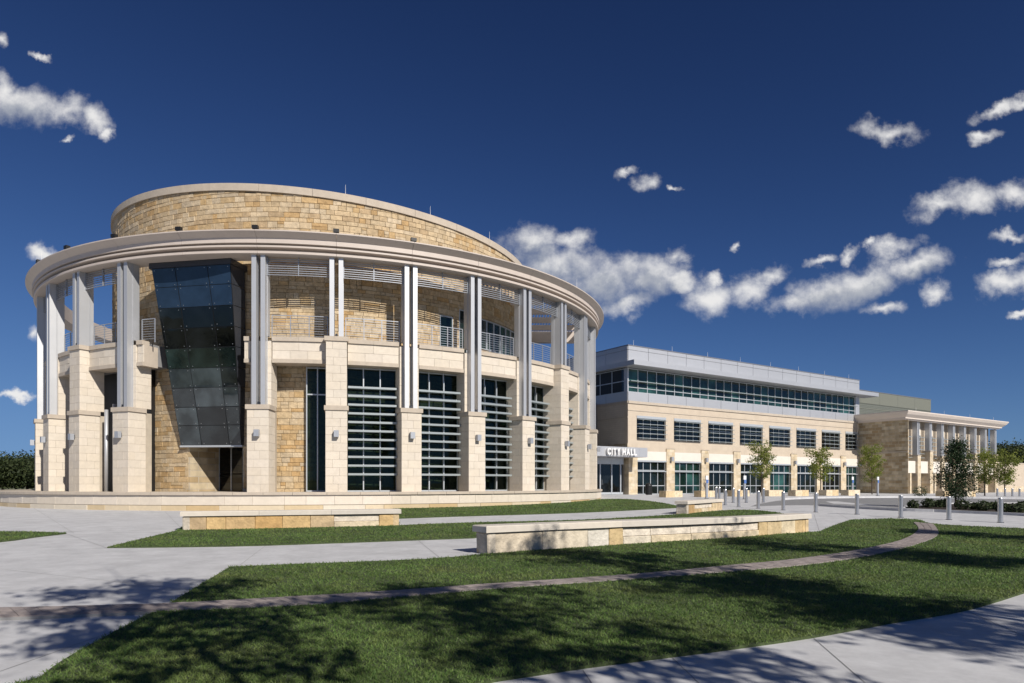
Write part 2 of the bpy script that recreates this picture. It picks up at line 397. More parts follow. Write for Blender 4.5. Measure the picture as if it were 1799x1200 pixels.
class MB:
    """collects boxes and sheets given in world coordinates, linked as ONE mesh object"""
    def __init__(self): self.v, self.f, self.c = [], [], []
    def add(self, v, f, c=None):
        o = len(self.v)
        self.v.extend(v); self.f.extend([tuple(i + o for i in q) for q in f])
        self.c.extend([c] * len(f))
        return self
    def box(self, o, t, n, t0, t1, n0, n1, z0, z1, c=None):
        """box in a frame: o plan origin, t tangent, n normal (plan vectors)"""
        P = lambda a, b, z: (o[0] + t[0] * a + n[0] * b, o[1] + t[1] * a + n[1] * b, z)
        v = [P(t0, n0, z0), P(t1, n0, z0), P(t1, n1, z0), P(t0, n1, z0), P(t0, n0, z1), P(t1, n0, z1), P(t1, n1, z1), P(t0, n1, z1)]
        f = [(0, 3, 2, 1), (4, 5, 6, 7), (0, 1, 5, 4), (1, 2, 6, 5), (2, 3, 7, 6), (3, 0, 4, 7)]
        return self.add(v, f, c)
    def rev(self, cen, prof, a0, a1, n, cap=True):
        """closed profile (radius, z) swept round a centre between two angles in degrees"""
        k = len(prof); v = []; f = []
        for i in range(n + 1):
            a = R(a0 + (a1 - a0) * i / n)
            for (r, z) in prof: v.append((cen[0] + r * math.cos(a), cen[1] + r * math.sin(a), z))
        for i in range(n):
            for j in range(k):
                j2 = (j + 1) % k
                f.append((i * k + j, i * k + j2, (i + 1) * k + j2, (i + 1) * k + j))
        if cap:
            f.append(tuple(range(k))[::-1]); f.append(tuple(n * k + j for j in range(k)))
        return self.add(v, f)
    def cyl(self, x, y, z0, z1, r0, r1=None, n=12, cap=True):
        r1 = r0 if r1 is None else r1
        v = [(x + r0 * math.cos(2 * math.pi * i / n), y + r0 * math.sin(2 * math.pi * i / n), z0) for i in range(n)]
        v += [(x + r1 * math.cos(2 * math.pi * i / n), y + r1 * math.sin(2 * math.pi * i / n), z1) for i in range(n)]
        f = [(i, (i + 1) % n, n + (i + 1) % n, n + i) for i in range(n)]
        if cap: f += [tuple(range(n))[::-1], tuple(range(n, 2 * n))]
        return self.add(v, f)
    def tube(self, pts, radii, n=6):
        v = []; f = []
        for i, p in enumerate(pts):
            p = Vector(p)
            d = (Vector(pts[min(i + 1, len(pts) - 1)]) - Vector(pts[max(i - 1, 0)])).normalized()
            a = d.orthogonal().normalized(); b = d.cross(a)
            for j in range(n):
                q = p + (a * math.cos(2 * math.pi * j / n) + b * math.sin(2 * math.pi * j / n)) * radii[i]
                v.append(tuple(q))
        for i in range(len(pts) - 1):
            for j in range(n):
                f.append((i * n + j, i * n + (j + 1) % n, (i + 1) * n + (j + 1) % n, (i + 1) * n + j))
        return self.add(v, f)
    def obj(self, name, m, parent=None, smooth=False, color=None, kind=None):
        V = np.array(self.v, dtype=float)
        c = (V.min(0) + V.max(0)) / 2
        if parent is None: c[2] = V[:, 2].min()
        me = bpy.data.meshes.new(name)
        me.from_pydata((V - c).tolist(), [], self.f)
        me.materials.append(M[m])
        if any(x is not None for x in self.c):
            at = me.attributes.new('Col', 'FLOAT_COLOR', 'FACE')
            buf = []
            for x in self.c: buf.extend((*(x or (0.5, 0.5, 0.5)), 1))
            at.data.foreach_set('color', buf)
        if smooth: me.polygons.foreach_set('use_smooth', [True] * len(me.polygons))
        me.update()
        return link(name, me, Vector(c), parent, color if color else ((0, 0, 0) if any(x is not None for x in self.c) else None), kind)

def link(name, me, loc, parent=None, color=None, kind=None):
    o = bpy.data.objects.new(name, me)
    COL.objects.link(o)
    WLOC[o] = Vector(loc)
    if parent is not None:
        o.parent = parent; o.location = Vector(loc) - WLOC[parent]
    else: o.location = loc
    if color is not None: o.color = (*color, 1)
    if kind: o['kind'] = kind
    return o

def block(o, t, n, t0, t1, z0, z1, d0, d1, bev=0.012, jit=0.0):
    """one dressed stone: front face at depth d1 with worn arrises, open at the back (d0); frame as in MB.box"""
    def P(a, b, z): return (o[0] + t[0] * a + n[0] * b, o[1] + t[1] * a + n[1] * b, z)
    j = lambda: rnd.uniform(-jit, jit)
    v = [P(t0, d0, z0), P(t1, d0, z0), P(t1, d0, z1), P(t0, d0, z1)]
    b = bev
    v += [P(t0, d1 - b, z0), P(t1, d1 - b, z0), P(t1, d1 - b, z1), P(t0, d1 - b, z1)]
    v += [P(t0 + b, d1 + j(), z0 + b), P(t1 - b, d1 + j(), z0 + b), P(t1 - b, d1 + j(), z1 - b), P(t0 + b, d1 + j(), z1 - b)]
    f = [(8, 9, 10, 11)]
    for i in range(4):
        k = (i + 1) % 4
        f.append((i, k, 4 + k, 4 + i)); f.append((4 + i, 4 + k, 8 + k, 8 + i))
    return v, f

def project(p):
    y = max(p[1], 0.5)
    return CXP + FPX * p[0] / y, HOR - FPX * (p[2] - EYE) / y

class Pieces:
    """stones of one wall or thing: the 300 that show largest become objects, the rest one joined part"""
    def __init__(self, name, m, thing_, limit=300): self.name, self.m, self.thing, self.limit, self.items = name, m, thing_, limit, []
    def add(self, vf, color, parent, weight=1.0):
        v, f = vf
        q = [project(v[i]) for i in (8, 9, 10, 11)]
        a = 0
        for i in range(4):
            x1, y1 = q[i]; x2, y2 = q[(i + 1) % 4]
            a += x1 * y2 - x2 * y1
        a = -a / 2                                  # positive when the front faces the camera
        xs = sum(x for x, _ in q) / 4
        if xs < -20 or xs > 1820: a *= 0.01
        self.items.append((a * weight, v, f, color, parent))
    def build(self):
        self.items.sort(key=lambda s: -s[0])
        rest = MB()
        for i, (a, v, f, c, par) in enumerate(self.items):
            if i < self.limit and a > 30:
                MB().add(v, f).obj(self.name, self.m, par, color=c)
            else: rest.add(v, f, c)
        if rest.v: rest.obj(self.name + '_field', self.m, self.thing, kind='stuff')

def gz(x, y):
    """height of the paved ground: rises 1.25 % towards the buildings, falls a little to the right"""
    return 0.0125 * min(max(y, -40), 60) - 0.0065 * min(max(x - 20, 0), 32)
def gp(px, py):
    """ground point under a photo pixel"""
    a = (px - CXP) / FPX; y = 2098.0 / max(py - 835.0, 1)
    for _ in range(12):
        y = (EYE - gz(a * y, y)) * FPX / max(py - HOR, 2)
        y = min(y, 200)
    return Vector((a * y, y))
def gp3(px, py, dz=0.0):
    p = gp(px, py); return Vector((p.x, p.y, gz(p.x, p.y) + dz))
def zr(r): return r + EYE                         # height given relative to the eye

# ------------------------------------------------------------------ ground
def sheet(name, x0, x1, y0, y1, nx, ny, dz, m, zf=None):
    v = []; f = []
    xs = np.linspace(x0, x1, nx + 1); ys = np.linspace(y0, y1, ny + 1)
    for y in ys:
        for x in xs: v.append((x, y, (zf or gz)(x, y) + dz))
    for j in range(ny):
        for i in range(nx): f.append((j * (nx + 1) + i, j * (nx + 1) + i + 1, (j + 1) * (nx + 1) + i + 1, (j + 1) * (nx + 1) + i))
    o = MB().add(v, f).obj(name, m)
    return tag(o, kind='structure')
sheet('ground', -1600, 1600, -800, 2400, 160, 160, -0.45, 'terrain')
plaza = sheet('plaza', -75, 95, -40, 130, 85, 85, 0.0, 'concrete')

def poly_sheet(name, pts, dz, m, skirt=0.06, parent=None):
    n = len(pts)
    v = [(p[0], p[1], gz(p[0], p[1]) + dz) for p in pts] + [(p[0], p[1], gz(p[0], p[1]) + dz - skirt) for p in pts]
    f = [tuple(range(n))]
    for i in range(n):
        k = (i + 1) % n
        f.append((i, n + i, n + k, k))
    a = sum(pts[i][0] * pts[(i + 1) % n][1] - pts[(i + 1) % n][0] * pts[i][1] for i in range(n))
    if a < 0: f[0] = f[0][::-1]
    o = MB().add(v, f).obj(name, m, parent)
    # split the outline into triangles so that long concave borders stay flat
    bm = bmesh.new(); bm.from_mesh(o.data); bmesh.ops.triangulate(bm, faces=[q for q in bm.faces if len(q.verts) > 4]); bm.to_mesh(o.data); bm.free()
    return o

def smooth_path(pts, n=6):
    """Catmull-Rom through plan points"""
    P = [Vector(p[:2]) for p in pts]; out = []
    for i in range(len(P) - 1):
        p0 = P[max(i - 1, 0)]; p1 = P[i]; p2 = P[i + 1]; p3 = P[min(i + 2, len(P) - 1)]
        for k in range(n):
            t = k / n
            out.append(0.5 * ((2 * p1) + (p2 - p0) * t + (2 * p0 - 5 * p1 + 4 * p2 - p3) * t * t + (3 * p1 - p0 - 3 * p2 + p3) * t ** 3))
    out.append(P[-1])
    return out
def gpath(pp, n=6): return smooth_path([gp(*p) for p in pp], n)

lawnA = gpath([(69, 1196), (125, 1156), (250, 1088), (300, 1062), (404, 998)], 5)[:-1] + \
        gpath([(404, 998), (500, 994), (750, 984), (862, 974)], 3) + \
        gpath([(1440, 935), (1466, 924), (1495, 914)], 3) + gpath([(1560, 912), (1613, 914), (1645, 922), (1799, 930)], 3) + \
        [Vector((22, 22.5)), Vector((26, 12.0))] + \
        gpath([(1799, 1043), (1699, 1073), (1566, 1096), (1430, 1121), (1300, 1140), (1200, 1153), (1028, 1175), (868, 1199)], 4) + \
        [Vector((-1.5, 4.6)), Vector((-5.0, 3.8))]
lawnB = gpath([(188, 963), (250, 948), (321, 931)], 4)[:-1] + [gp(321, 926), gp(701, 918)] + \
        gpath([(701, 924), (833, 919), (1028, 914), (1183, 905), (1270, 897.5), (1325, 897), (1371, 902)], 4) + \
        [gp(1392, 908), gp(1100, 925), gp(860, 941)] + gpath([(833, 946), (750, 949), (467, 959), (300, 962), (188, 963)], 3)[:-1]
lawnC = gpath([(690, 894), (705, 891.5), (872, 885), (1000, 880), (1089, 877), (1150, 882), (1198, 891)], 4) + \
        gpath([(1192, 892.5), (1090, 898), (980, 902.6), (800, 908), (690, 912)], 3)
lawnD = gpath([(-260, 934), (0, 935), (60, 935.5), (117, 937.5)], 4) + gpath([(115, 938.5), (60, 945), (0, 953), (-260, 978)], 4)
LAWNS = [('lawn', lawnA), ('lawn', lawnB), ('lawn', lawnC), ('lawn', lawnD)]
for nme, pl in LAWNS:
    tag(poly_sheet(nme, pl, 0.03, 'soil'), kind='structure')

# brick band across the lawn: single pavers laid crosswise
band_up = gpath([(-220, 1079), (0, 1073), (292, 1065), (479, 1055), (600, 1048), (750, 1038), (872, 1029), (1106, 1013), (1300, 995), (1400, 985), (1500, 970), (1583, 951), (1613, 932), (1604, 919)], 8)
band_lo = gpath([(-220, 1098), (0, 1090.5), (271, 1079), (542, 1067), (640, 1058), (750, 1049), (872, 1038), (1106, 1021.5), (1300, 1006), (1420, 995), (1533, 978), (1616, 957), (1649, 940), (1640, 922)], 8)
def resample(path, n):
    L = [0]
    for i in range(1, len(path)): L.append(L[-1] + (path[i] - path[i - 1]).length)
    out = []
    for s in np.linspace(0, L[-1], n):
        i = min(max(np.searchsorted(L, s) - 1, 0), len(path) - 2)
        t = (s - L[i]) / max(L[i + 1] - L[i], 1e-6)
        out.append(path[i].lerp(path[i + 1], float(t)))
    return out
NB = 190
bu = resample(band_up, NB + 1); bl = resample(band_lo, NB + 1)
bed = poly_sheet('paver_band', bu + bl[::-1], 0.036, 'joint')
tag(bed, kind='structure')
items = []
for i in range(NB):
    for r in range(3):
        a0, a1 = r / 3 + 0.008, (r + 1) / 3 - 0.008
        q = [bl[i].lerp(bu[i], a0), bl[i + 1].lerp(bu[i + 1], a0), bl[i + 1].lerp(bu[i + 1], a1), bl[i].lerp(bu[i], a1)]
        cen = sum(q, Vector((0, 0))) / 4
        q = [cen + (p - cen) * 0.965 for p in q]
        h = 0.046 + rnd.uniform(-0.002, 0.003)
        v = [(p.x, p.y, gz(p.x, p.y) + 0.036) for p in q] + [(p.x, p.y, gz(p.x, p.y) + h) for p in q]
        f = [(4, 5, 6, 7), (0, 1, 5, 4), (1, 2, 6, 5), (2, 3, 7, 6), (3, 0, 4, 7)]
        k = rnd.uniform(0.88, 1.1)
        items.append((cen.y if cen.x > -9.5 else 99, v, f, (0.31 * k, 0.265 * k, 0.25 * k)))
items.sort(key=lambda s: s[0])
rest = MB()
for i, (_, v, f, c) in enumerate(items):
    if i < 300: MB().add(v, f).obj('paver', 'paver', bed, color=c)
    else: rest.add(v, f, c)
rest.obj('paver_field', 'paver', bed, kind='stuff')

# saw-cut joints in the concrete
def strip(name, p0, p1, w=0.008, dz=0.004, m='joint'):
    p0, p1 = Vector(p0), Vector(p1)
    d = (p1 - p0); L = d.length; d.normalize(); n = Vector((-d.y, d.x)) * w / 2
    v = []; f = []; k = max(1, int(L / 3))
    for i in range(k + 1):
        c = p0.lerp(p1, i / k)
        for s in (-1, 1):
            q = c + n * s; v.append((q.x, q.y, gz(q.x, q.y) + dz))
    for i in range(k): f.append((2 * i, 2 * i + 1, 2 * i + 3, 2 * i + 2)[::-1])
    return MB().add(v, f).obj(name, m, plaza)
for a, b in [((465, 960), (415, 998)), ((735, 950), (775, 982)), ((1024, 1178), (1060, 1230)), ((1430, 1122), (1520, 1200)), ((1700, 1074), (1799, 1118)),
             ((0, 1000), (340, 1037)), ((188, 963), (0, 975)), ((117, 938), (188, 963)), ((321, 931), (290, 899)), ((130, 937), (60, 893)), ((0, 905), (320, 912)),
             ((705, 911), (700, 925)), ((900, 905), (880, 918)), ((1060, 900), (1040, 913)), ((1440, 935), (1430, 903)), ((1495, 914), (1470, 901)), ((1613, 914), (1560, 905)),
             ((1700, 925), (1640, 911)), ((1790, 929), (1730, 916)), ((1200, 889), (1290, 884)), ((1160, 880), (1190, 873)), ((255, 1090), (0, 1180)), ((1180, 1155), (1290, 1260))]:
    strip('control_joint', gp(*a), gp(*b))

# road, kerb and planted island
road = gpath([(1318, 890), (1400, 887.5), (1456, 889), (1508, 893.5), (1580, 897.5), (1700, 901.5), (1830, 906)], 4) + [Vector((62, 30)), Vector((90, 62))] + \
       gpath([(1830, 878), (1605, 875), (1450, 876), (1376, 879), (1330, 886)], 4)
tag(poly_sheet('road', road, 0.006, 'asphalt', skirt=0.003), kind='structure')
def kerb(name, path, w, h, m='concrete'):
    mb = MB(); k = len(path)
    v = []; f = []
    for i, p in enumerate(path):
        d = (path[min(i + 1, k - 1)] - path[max(i - 1, 0)]).normalized(); n = Vector((-d.y, d.x)) * w / 2
        for s, z in ((-1, 0), (-1, h), (1, h), (1, 0)):
            q = p + n * s; v.append((q.x, q.y, gz(q.x, q.y) + z - (0.02 if z == 0 else 0)))
    for i in range(k - 1):
        for j in range(3): f.append((4 * i + j, 4 * i + j + 1, 4 * i + 4 + j + 1, 4 * i + 4 + j))
    f += [(0, 1, 2, 3), tuple(4 * (k - 1) + j for j in (3, 2, 1, 0))]
    return tag(mb.add(v, f).obj(name, m), kind='structure')
kerb('kerb', gpath([(1440, 889), (1508, 893.5), (1580, 897.5), (1640, 899.5)], 5), 0.16, 0.13)
kerb('kerb', gpath([(1376, 878), (1450, 875.5), (1605, 874.5), (1830, 877)], 5), 0.16, 0.13)
isl = gpath([(1585, 895), (1610, 890), (1680, 886.5), (1799, 886), (1900, 888)], 4) + gpath([(1900, 913), (1799, 906.5), (1700, 902), (1620, 898.5), (1590, 897)], 4)
tag(poly_sheet('planting_bed', isl, 0.05, 'mulch'), kind='structure')
kerb('kerb', isl + [isl[0]], 0.14, 0.12)
bed2 = [Vector(p) for p in ((17.2, 66.9), (24.0, 71.4), (24.6, 70.4), (17.8, 65.9))]
for s in (0.0, 13.0):
    o_ = FD * s
    tag(poly_sheet('planting_bed', [p + o_ for p in bed2], 0.02, 'mulch'), kind='structure')

# ------------------------------------------------------------------ rotunda
C = Vector((-14.0, 56.5))                        # ring centre
CD = Vector((-13.62, 52.39)); RD = 14.72         # stone drum, standing close behind the front columns
TC = Vector((-14.9, 55.6)); TR = 22.0            # terrace
T0, DT = -88.0, 11.0
KS = [-5, -4, -3, -2, 0, 1, 2, 3, 4, 5, 6, 7]
zfl = zr(-0.45)
rot = thing('rotunda', (C.x, C.y, gz(C.x, C.y)), 'round stone rotunda with a floating cornice ring on paired grey columns', 'building')
def drum_top(x): return zr(16.5) - 0.062 * (x - CD.x)
LIME = [(0.665, 0.59, 0.49), (0.675, 0.60, 0.50), (0.655, 0.58, 0.482), (0.67, 0.592, 0.487), (0.655, 0.587, 0.495), (0.685, 0.61, 0.515)]
OCHRE = [(0.47, 0.31, 0.14), (0.52, 0.37, 0.19), (0.54, 0.41, 0.24), (0.56, 0.46, 0.31), (0.59, 0.50, 0.36), (0.55, 0.45, 0.31), (0.60, 0.53, 0.41), (0.55, 0.49, 0.39), (0.53, 0.43, 0.29), (0.45, 0.35, 0.23), (0.57, 0.48, 0.34), (0.61, 0.53, 0.40), (0.56, 0.47, 0.33)]
def lime(): c = rnd.choice(LIME); k = rnd.uniform(0.97, 1.02); return tuple(x * k for x in c)
def ochre():
    c = rnd.choice(OCHRE); k = rnd.uniform(0.88, 1.07); return tuple((x * 0.66 + m * 0.34) * k * g for x, m, g in zip(c, (0.53, 0.405, 0.245), (0.95, 0.90, 0.84)))
limeP = Pieces('limestone_block', 'limestone', rot)
stoneP = Pieces('drum_stone', 'rough_stone', rot)

def frame(cen, th):
    a = R(th); n = Vector((math.cos(a), math.sin(a))); return n, Vector((-n.y, n.x))

# drum: core, stones course by course, coping, roof
core = MB()
NA = 120
v = []; f = []
for i in range(NA):
    a = 2 * math.pi * i / NA
    x, y = CD.x + (RD - 0.10) * math.cos(a), CD.y + (RD - 0.10) * math.sin(a)
    v += [(x, y, zfl - 0.6), (x, y, drum_top(x) - 0.45)]
NICHE = (-106.8, -93.6)                           # recess under the glass oriel, degrees round the drum
inn = []
for i in range(NA):
    a = (360.0 * (i + 0.5) / NA + 180) % 360 - 180
    k = (i + 1) % NA
    if NICHE[0] < a < NICHE[1]:                    # open below the oriel only
        nv = len(v); v += [(v[2 * i][0], v[2 * i][1], zr(2.15)), (v[2 * k][0], v[2 * k][1], zr(2.15))]
        f.append((nv, nv + 1, 2 * k + 1, 2 * i + 1))
    else: f.append((2 * i, 2 * k, 2 * k + 1, 2 * i + 1))
f.append(tuple(2 * i + 1 for i in range(NA)))
drum = core.add(v, f).obj('drum_wall', 'mortar', rot)
def ang_px(px):                                   # angle on the drum seen at a photo column
    d = Vector(((px - CXP) / FPX, 1)).normalized(); b = d.dot(CD); q = b * b - CD.dot(CD) + RD * RD
    p = d * (b - math.sqrt(max(q, 0))); return math.degrees(math.atan2(p.y - CD.y, p.x - CD.x)), p
NA0 = ang_px(331)[0]; NA1 = ang_px(428)[0]
NZ = zr(2.15)
OPEN = [(NA0, NA1, zfl - 1, NZ)]
d0 = ang_px(773)[0]; d1 = ang_px(796)[0]; OPEN.append((d0, d1, zr(7.7), zr(10.15)))
e0 = ang_px(807)[0]; e1 = ang_px(821)[0]; OPEN.append((e0, e1, zr(8.0), zr(10.75)))
g0 = ang_px(842)[0]; g1 = ang_px(905)[0]; OPEN.append((g0, g1, zr(8.6), zr(10.5)))
z = zfl - 0.3
while z < zr(17.5):
    h = rnd.choice((0.20, 0.24, 0.28, 0.32, 0.36))
    a = -205.0 + rnd.uniform(0, 2)
    while a < 40:
        w = rnd.choice((0.28, 0.36, 0.45, 0.55, 0.65, 0.85))
        da = math.degrees(w / RD)
        subs = [(z, z + h)]
        if h > 0.33 and rnd.random() < 0.22: m_ = z + h * rnd.uniform(0.4, 0.6); subs = [(z, m_), (m_, z + h)]
        for (s0, s1) in subs:
            a1 = a + da
            for (o0, o1, oz0, oz1) in OPEN:
                if s1 > oz0 + 0.05 and s0 < oz1 - 0.05:
                    if a < o0 < a1: a1 = o0
            aa = a
            for (o0, o1, oz0, oz1) in OPEN:
                if s1 > oz0 + 0.05 and s0 < oz1 - 0.05 and aa >= o0 - 0.01 and aa < o1: aa = max(aa, min(o1, a1))
            if a1 - aa > 0.25:
                am = (aa + a1) / 2
                n, t = frame(CD, am)
                ztop = drum_top(CD.x + RD * n.x) - 0.40
                q1 = min(s1, ztop)
                if q1 - s0 > 0.06:
                    hw = R(a1 - aa) / 2 * RD - 0.007
                    o = (CD.x + n.x * RD, CD.y + n.y * RD)
                    pr = rnd.uniform(-0.008, 0.014)
                    wt = 1.0
                    if zr(7.6) < s0 < zr(12.6): wt = 0.5
                    if s0 < zr(7.4):
                        px = project((o[0], o[1], s0))[0]
                        wt = 1.0 if (256 < px < 333 or 484 < px < 546) else 0.01
                    stoneP.add(block(o, t, n, -hw, hw, s0 + 0.006, q1 - 0.006, -0.13, pr, 0.014, 0.008), ochre(), drum, wt)
        a += da
    z += h
stoneP.build()
# coping of the drum follows the slanting top
def slanted_ring(name, r0, r1, h0, h1, n, a0, a1, m, parent):
    v = []; f = []
    for i in range(n + 1):
        a = R(a0 + (a1 - a0) * i / n)
        x = CD.x + RD * math.cos(a); zt = drum_top(x)
        for (r, hh) in ((r1, h0), (r1, h1), (r0, h1), (r0, h0)):
            v.append((CD.x + r * math.cos(a), CD.y + r * math.sin(a), zt + hh))
    for i in range(n):
        for j in range(4): f.append((4 * i + j, 4 * i + 4 + j, 4 * i + 4 + (j + 1) % 4, 4 * i + (j + 1) % 4))
    f += [(0, 1, 2, 3), tuple(4 * n + j for j in (3, 2, 1, 0))]
    return MB().add(v, f).obj(name, m, parent)
NCP = 24
for i in range(NCP):
    slanted_ring('coping_stone', RD - 0.45, RD + 0.10, -0.40, 0.0, 8, -215 + i * 270 / NCP + 0.03, -215 + (i + 1) * 270 / NCP - 0.03, 'coping', drum)
roofv = [(CD.x + (RD - 0.3) * math.cos(2 * math.pi * i / 60), CD.y + (RD - 0.3) * math.sin(2 * math.pi * i / 60), drum_top(CD.x + (RD - 0.3) * math.cos(2 * math.pi * i / 60)) - 0.3) for i in range(60)]
MB().add(roofv, [tuple(range(60))]).obj('roof', 'metal_edge', rot)
for px in (607, 756, 860):
    a, p = ang_px(px); zt = drum_top(p.x)
    MB().cyl(p.x, p.y, zt, zt + 0.55, 0.012, 0.006, 5).obj('lightning_rod', 'white', rot)

# balcony openings in the drum
def drum_opening(name, a0, a1, z0, z1, cols):
    p = thing(name, (CD.x + RD * math.cos(R((a0 + a1) / 2)), CD.y + RD * math.sin(R((a0 + a1) / 2)), z0), parent=rot)
    st = (a1 - a0) / cols
    for i in range(cols):
        am = a0 + st * (i + 0.5); n, t = frame(CD, am); o = (CD.x + n.x * RD, CD.y + n.y * RD); hw = R(st) / 2 * RD
        MB().box(o, t, n, -hw + 0.03, hw - 0.03, -0.09, -0.075, z0 + 0.05, z1 - 0.05).obj('pane', 'glass_green', p)
        fr = MB()
        for (q0, q1, y0, y1) in ((-hw, -hw + 0.06, z0, z1), (hw - 0.06, hw, z0, z1), (-hw + 0.06, hw - 0.06, z0, z0 + 0.06), (-hw + 0.06, hw - 0.06, z1 - 0.06, z1)):
            fr.box(o, t, n, q0, q1, -0.10, -0.02, y0, y1)
        fr.obj('frame', 'frame', p)
    return p
drum_opening('balcony_door', d0, d1, zr(7.75), zr(10.15), 1)
drum_opening('balcony_window', e0, e1, zr(8.0), zr(10.75), 1)
drum_opening('balcony_window', g0, g1, zr(8.6), zr(10.5), 6)

# terrace with coping, white course and golden base course
ter = thing('terrace', (TC.x, TC.y, gz(TC.x, TC.y)), 'low curved stone terrace wall running round the foot of the rotunda', 'terrace wall')
zc1, zc0 = zr(-0.42), zr(-0.56)
MB().rev(TC, [(0.05, zc1 - 0.02), (TR - 0.5, zc1 - 0.02), (TR - 0.14, zc1 - 0.02), (TR - 0.14, zr(-2.2)), (0.05, zr(-2.2))], -230, 60, 96).obj('terrace_core', 'lime_joint', ter)
terP = Pieces('terrace_block', 'limestone', ter)
GOLD = [(0.58, 0.46, 0.29), (0.62, 0.52, 0.37), (0.53, 0.39, 0.21), (0.65, 0.58, 0.47)]
for (z0, z1, wmin, wmax, depth, pal, bev) in ((zr(-1.06), zc0, 1.0, 1.7, -0.02, LIME, 0.008), (zr(-2.1), zr(-1.07), 0.9, 2.6, 0.0, GOLD, 0.014)):
    a = -225.0
    while a < 40:
        w = rnd.uniform(wmin, wmax); da = math.degrees(w / TR)
        nseg = max(1, int(w / 0.6))
        c = rnd.choice(pal)
        n, t = frame(TC, a + da / 2)
        hw = R(da) / 2 * TR - 0.005
        terP.add(block((TC.x + n.x * TR, TC.y + n.y * TR), t, n, -hw, hw, z0 + 0.005, z1 - 0.005, -0.18, depth - hw * hw / (2 * TR) * 0.5, bev, 0.003), c, ter)
        a += da
terP.build()
i = 0
a = -225.0
while a < 40:
    da = rnd.uniform(3.2, 4.4)
    MB().rev(TC, [(TR - 0.55, zc0), (TR + 0.07, zc0), (TR + 0.07, zc1 - 0.015), (TR + 0.055, zc1), (TR - 0.55, zc1)], a + 0.02, a + da - 0.02, 5).obj('coping_stone', 'coping', ter)
    a += da

# pilasters with their blocks
def wall_blocks(P, o, t, n, t0, t1, z0, z1, ch, bl, parent, depth=0.09, face=0.0, pal=lime, bev=0.005, stagger=0, weight=1.0):
    nc = max(1, round((z1 - z0) / ch)); hh = (z1 - z0) / nc
    for c in range(nc):
        L = t1 - t0
        cuts = [t0]
        if L > bl * 0.7:
            off = bl * (0.5 if (c + stagger) % 2 else 1.0) * rnd.uniform(0.9, 1.1)
            x = t0 + off
            while x < t1 - 0.2: cuts.append(x); x += bl
        cuts.append(t1)
        for a, b in zip(cuts[:-1], cuts[1:]):
            P.add(block(o, t, n, a + 0.003, b - 0.003, z0 + c * hh + 0.003, z0 + (c + 1) * hh - 0.003, face - depth, face, bev, 0.0015), pal(), parent, weight)

RPF = 20.90                                       # outer face of the lower pilasters
ZC0, ZC1 = zr(3.90), zr(4.14)                     # pilaster cap
ZB0, ZB1 = zr(6.42), zr(7.57)                     # balcony beam
def pilaster(k):
    th = T0 + DT * k
    n, t = frame(C, th)
    o = (C.x + n.x * RPF, C.y + n.y * RPF)
    tall = k in (-3, 1, 5)
    p = thing('pilaster', (o[0], o[1], zfl), parent=rot)
    W = 0.56
    MB().box(o, t, n, -W + 0.05, W - 0.05, -1.55, -0.05, zfl, ZC0).obj('pilaster_core', 'lime_joint', p)
    def three(w, front, back, z0, z1):
        of = (C.x + n.x * front, C.y + n.y * front)
        wall_blocks(limeP, of, t, n, -w, w, z0, z1, 0.42, 0.72, p)
        for s in (-1, 1):
            os_ = (of[0] + t.x * w * s, of[1] + t.y * w * s)
            tt = n * -s                             # side faces: run inwards, the blocks butt behind the front ones
            a0, a1 = (-(front - back), -0.005) if s == 1 else (0.005, front - back)
            ns = t * s
            d = n
            L = front - back
            # run from the front edge inwards; keep the face winding outward
            if s == 1: wall_blocks(limeP, os_, -n, ns, 0.0, L, z0, z1, 0.42, 0.8, p, stagger=1)
            else: wall_blocks(limeP, os_, n, ns, -L, 0.0, z0, z1, 0.42, 0.8, p, stagger=1)
    three(W, RPF, RPF - 1.12, zfl, ZC0)
    MB().box(o, t, n, -W - 0.07, W + 0.07, -1.12, 0.07, ZC0, ZC1).obj('pilaster_cap', 'coping', p)
    front = RPF - 0.03 if tall else RPF - 0.50
    of = (C.x + n.x * front, C.y + n.y * front)
    zt = ZB1
    MB().box(of, t, n, -W + 0.06, W - 0.06, -1.0, -0.05, ZC1, zt).obj('pilaster_shaft', 'lime_joint', p)
    three(W - 0.02, front, front - (1.0 if not tall else 1.35), ZC1, zt)
    if tall:
        MB().box(of, t, n, -W - 0.06, W + 0.06, -0.5, 0.07, ZB1, zr(7.81)).obj('pilaster_cap', 'coping', p)
    # paired columns
    zb = zr(7.81) if tall else ZC1
    rf = RPF - 0.10
    oc = (C.x + n.x * rf, C.y + n.y * rf)
    for s in (-1, 1):
        col = MB()
        c0 = s * 0.235
        col.box(oc, t, n, c0 - 0.12, c0 + 0.12, -0.05, 0.0, zb, zr(12.02))        # front flange
        col.box(oc, t, n, c0 - 0.12, c0 + 0.12, -0.42 if not tall else -0.62, -0.36 if not tall else -0.56, zb, zr(12.02))
        col.box(oc, t, n, c0 - 0.10, c0 + 0.10, -0.355 if not tall else -0.555, -0.052, zb, zr(12.02))
        col.obj('steel_column', 'steel', p)
        MB().box(oc, t, n, c0 - 0.13, c0 + 0.13, -0.78, -0.425 if not tall else -0.625, zr(7.83), zr(12.02)).obj('steel_column', 'steel', p)
    MB().box(oc, t, n, -0.06, 0.06, -0.25, -0.02, zb, zb + 0.16).obj('column_shoe', 'dark_metal', p)
    # wall lamp
    lamp = thing('wall_lamp', (o[0] + n.x * 0.1, o[1] + n.y * 0.1, zr(2.46)), parent=rot)
    MB().box(o, t, n, -0.10, 0.10, 0.0, 0.05, zr(2.52), zr(2.76)).obj('back_plate', 'dark_metal', lamp)
    MB().box(o, t, n, -0.125, 0.125, 0.05, 0.27, zr(2.47), zr(2.82)).obj('lamp_housing', 'lamp_grey', lamp)
for k in KS: pilaster(k)

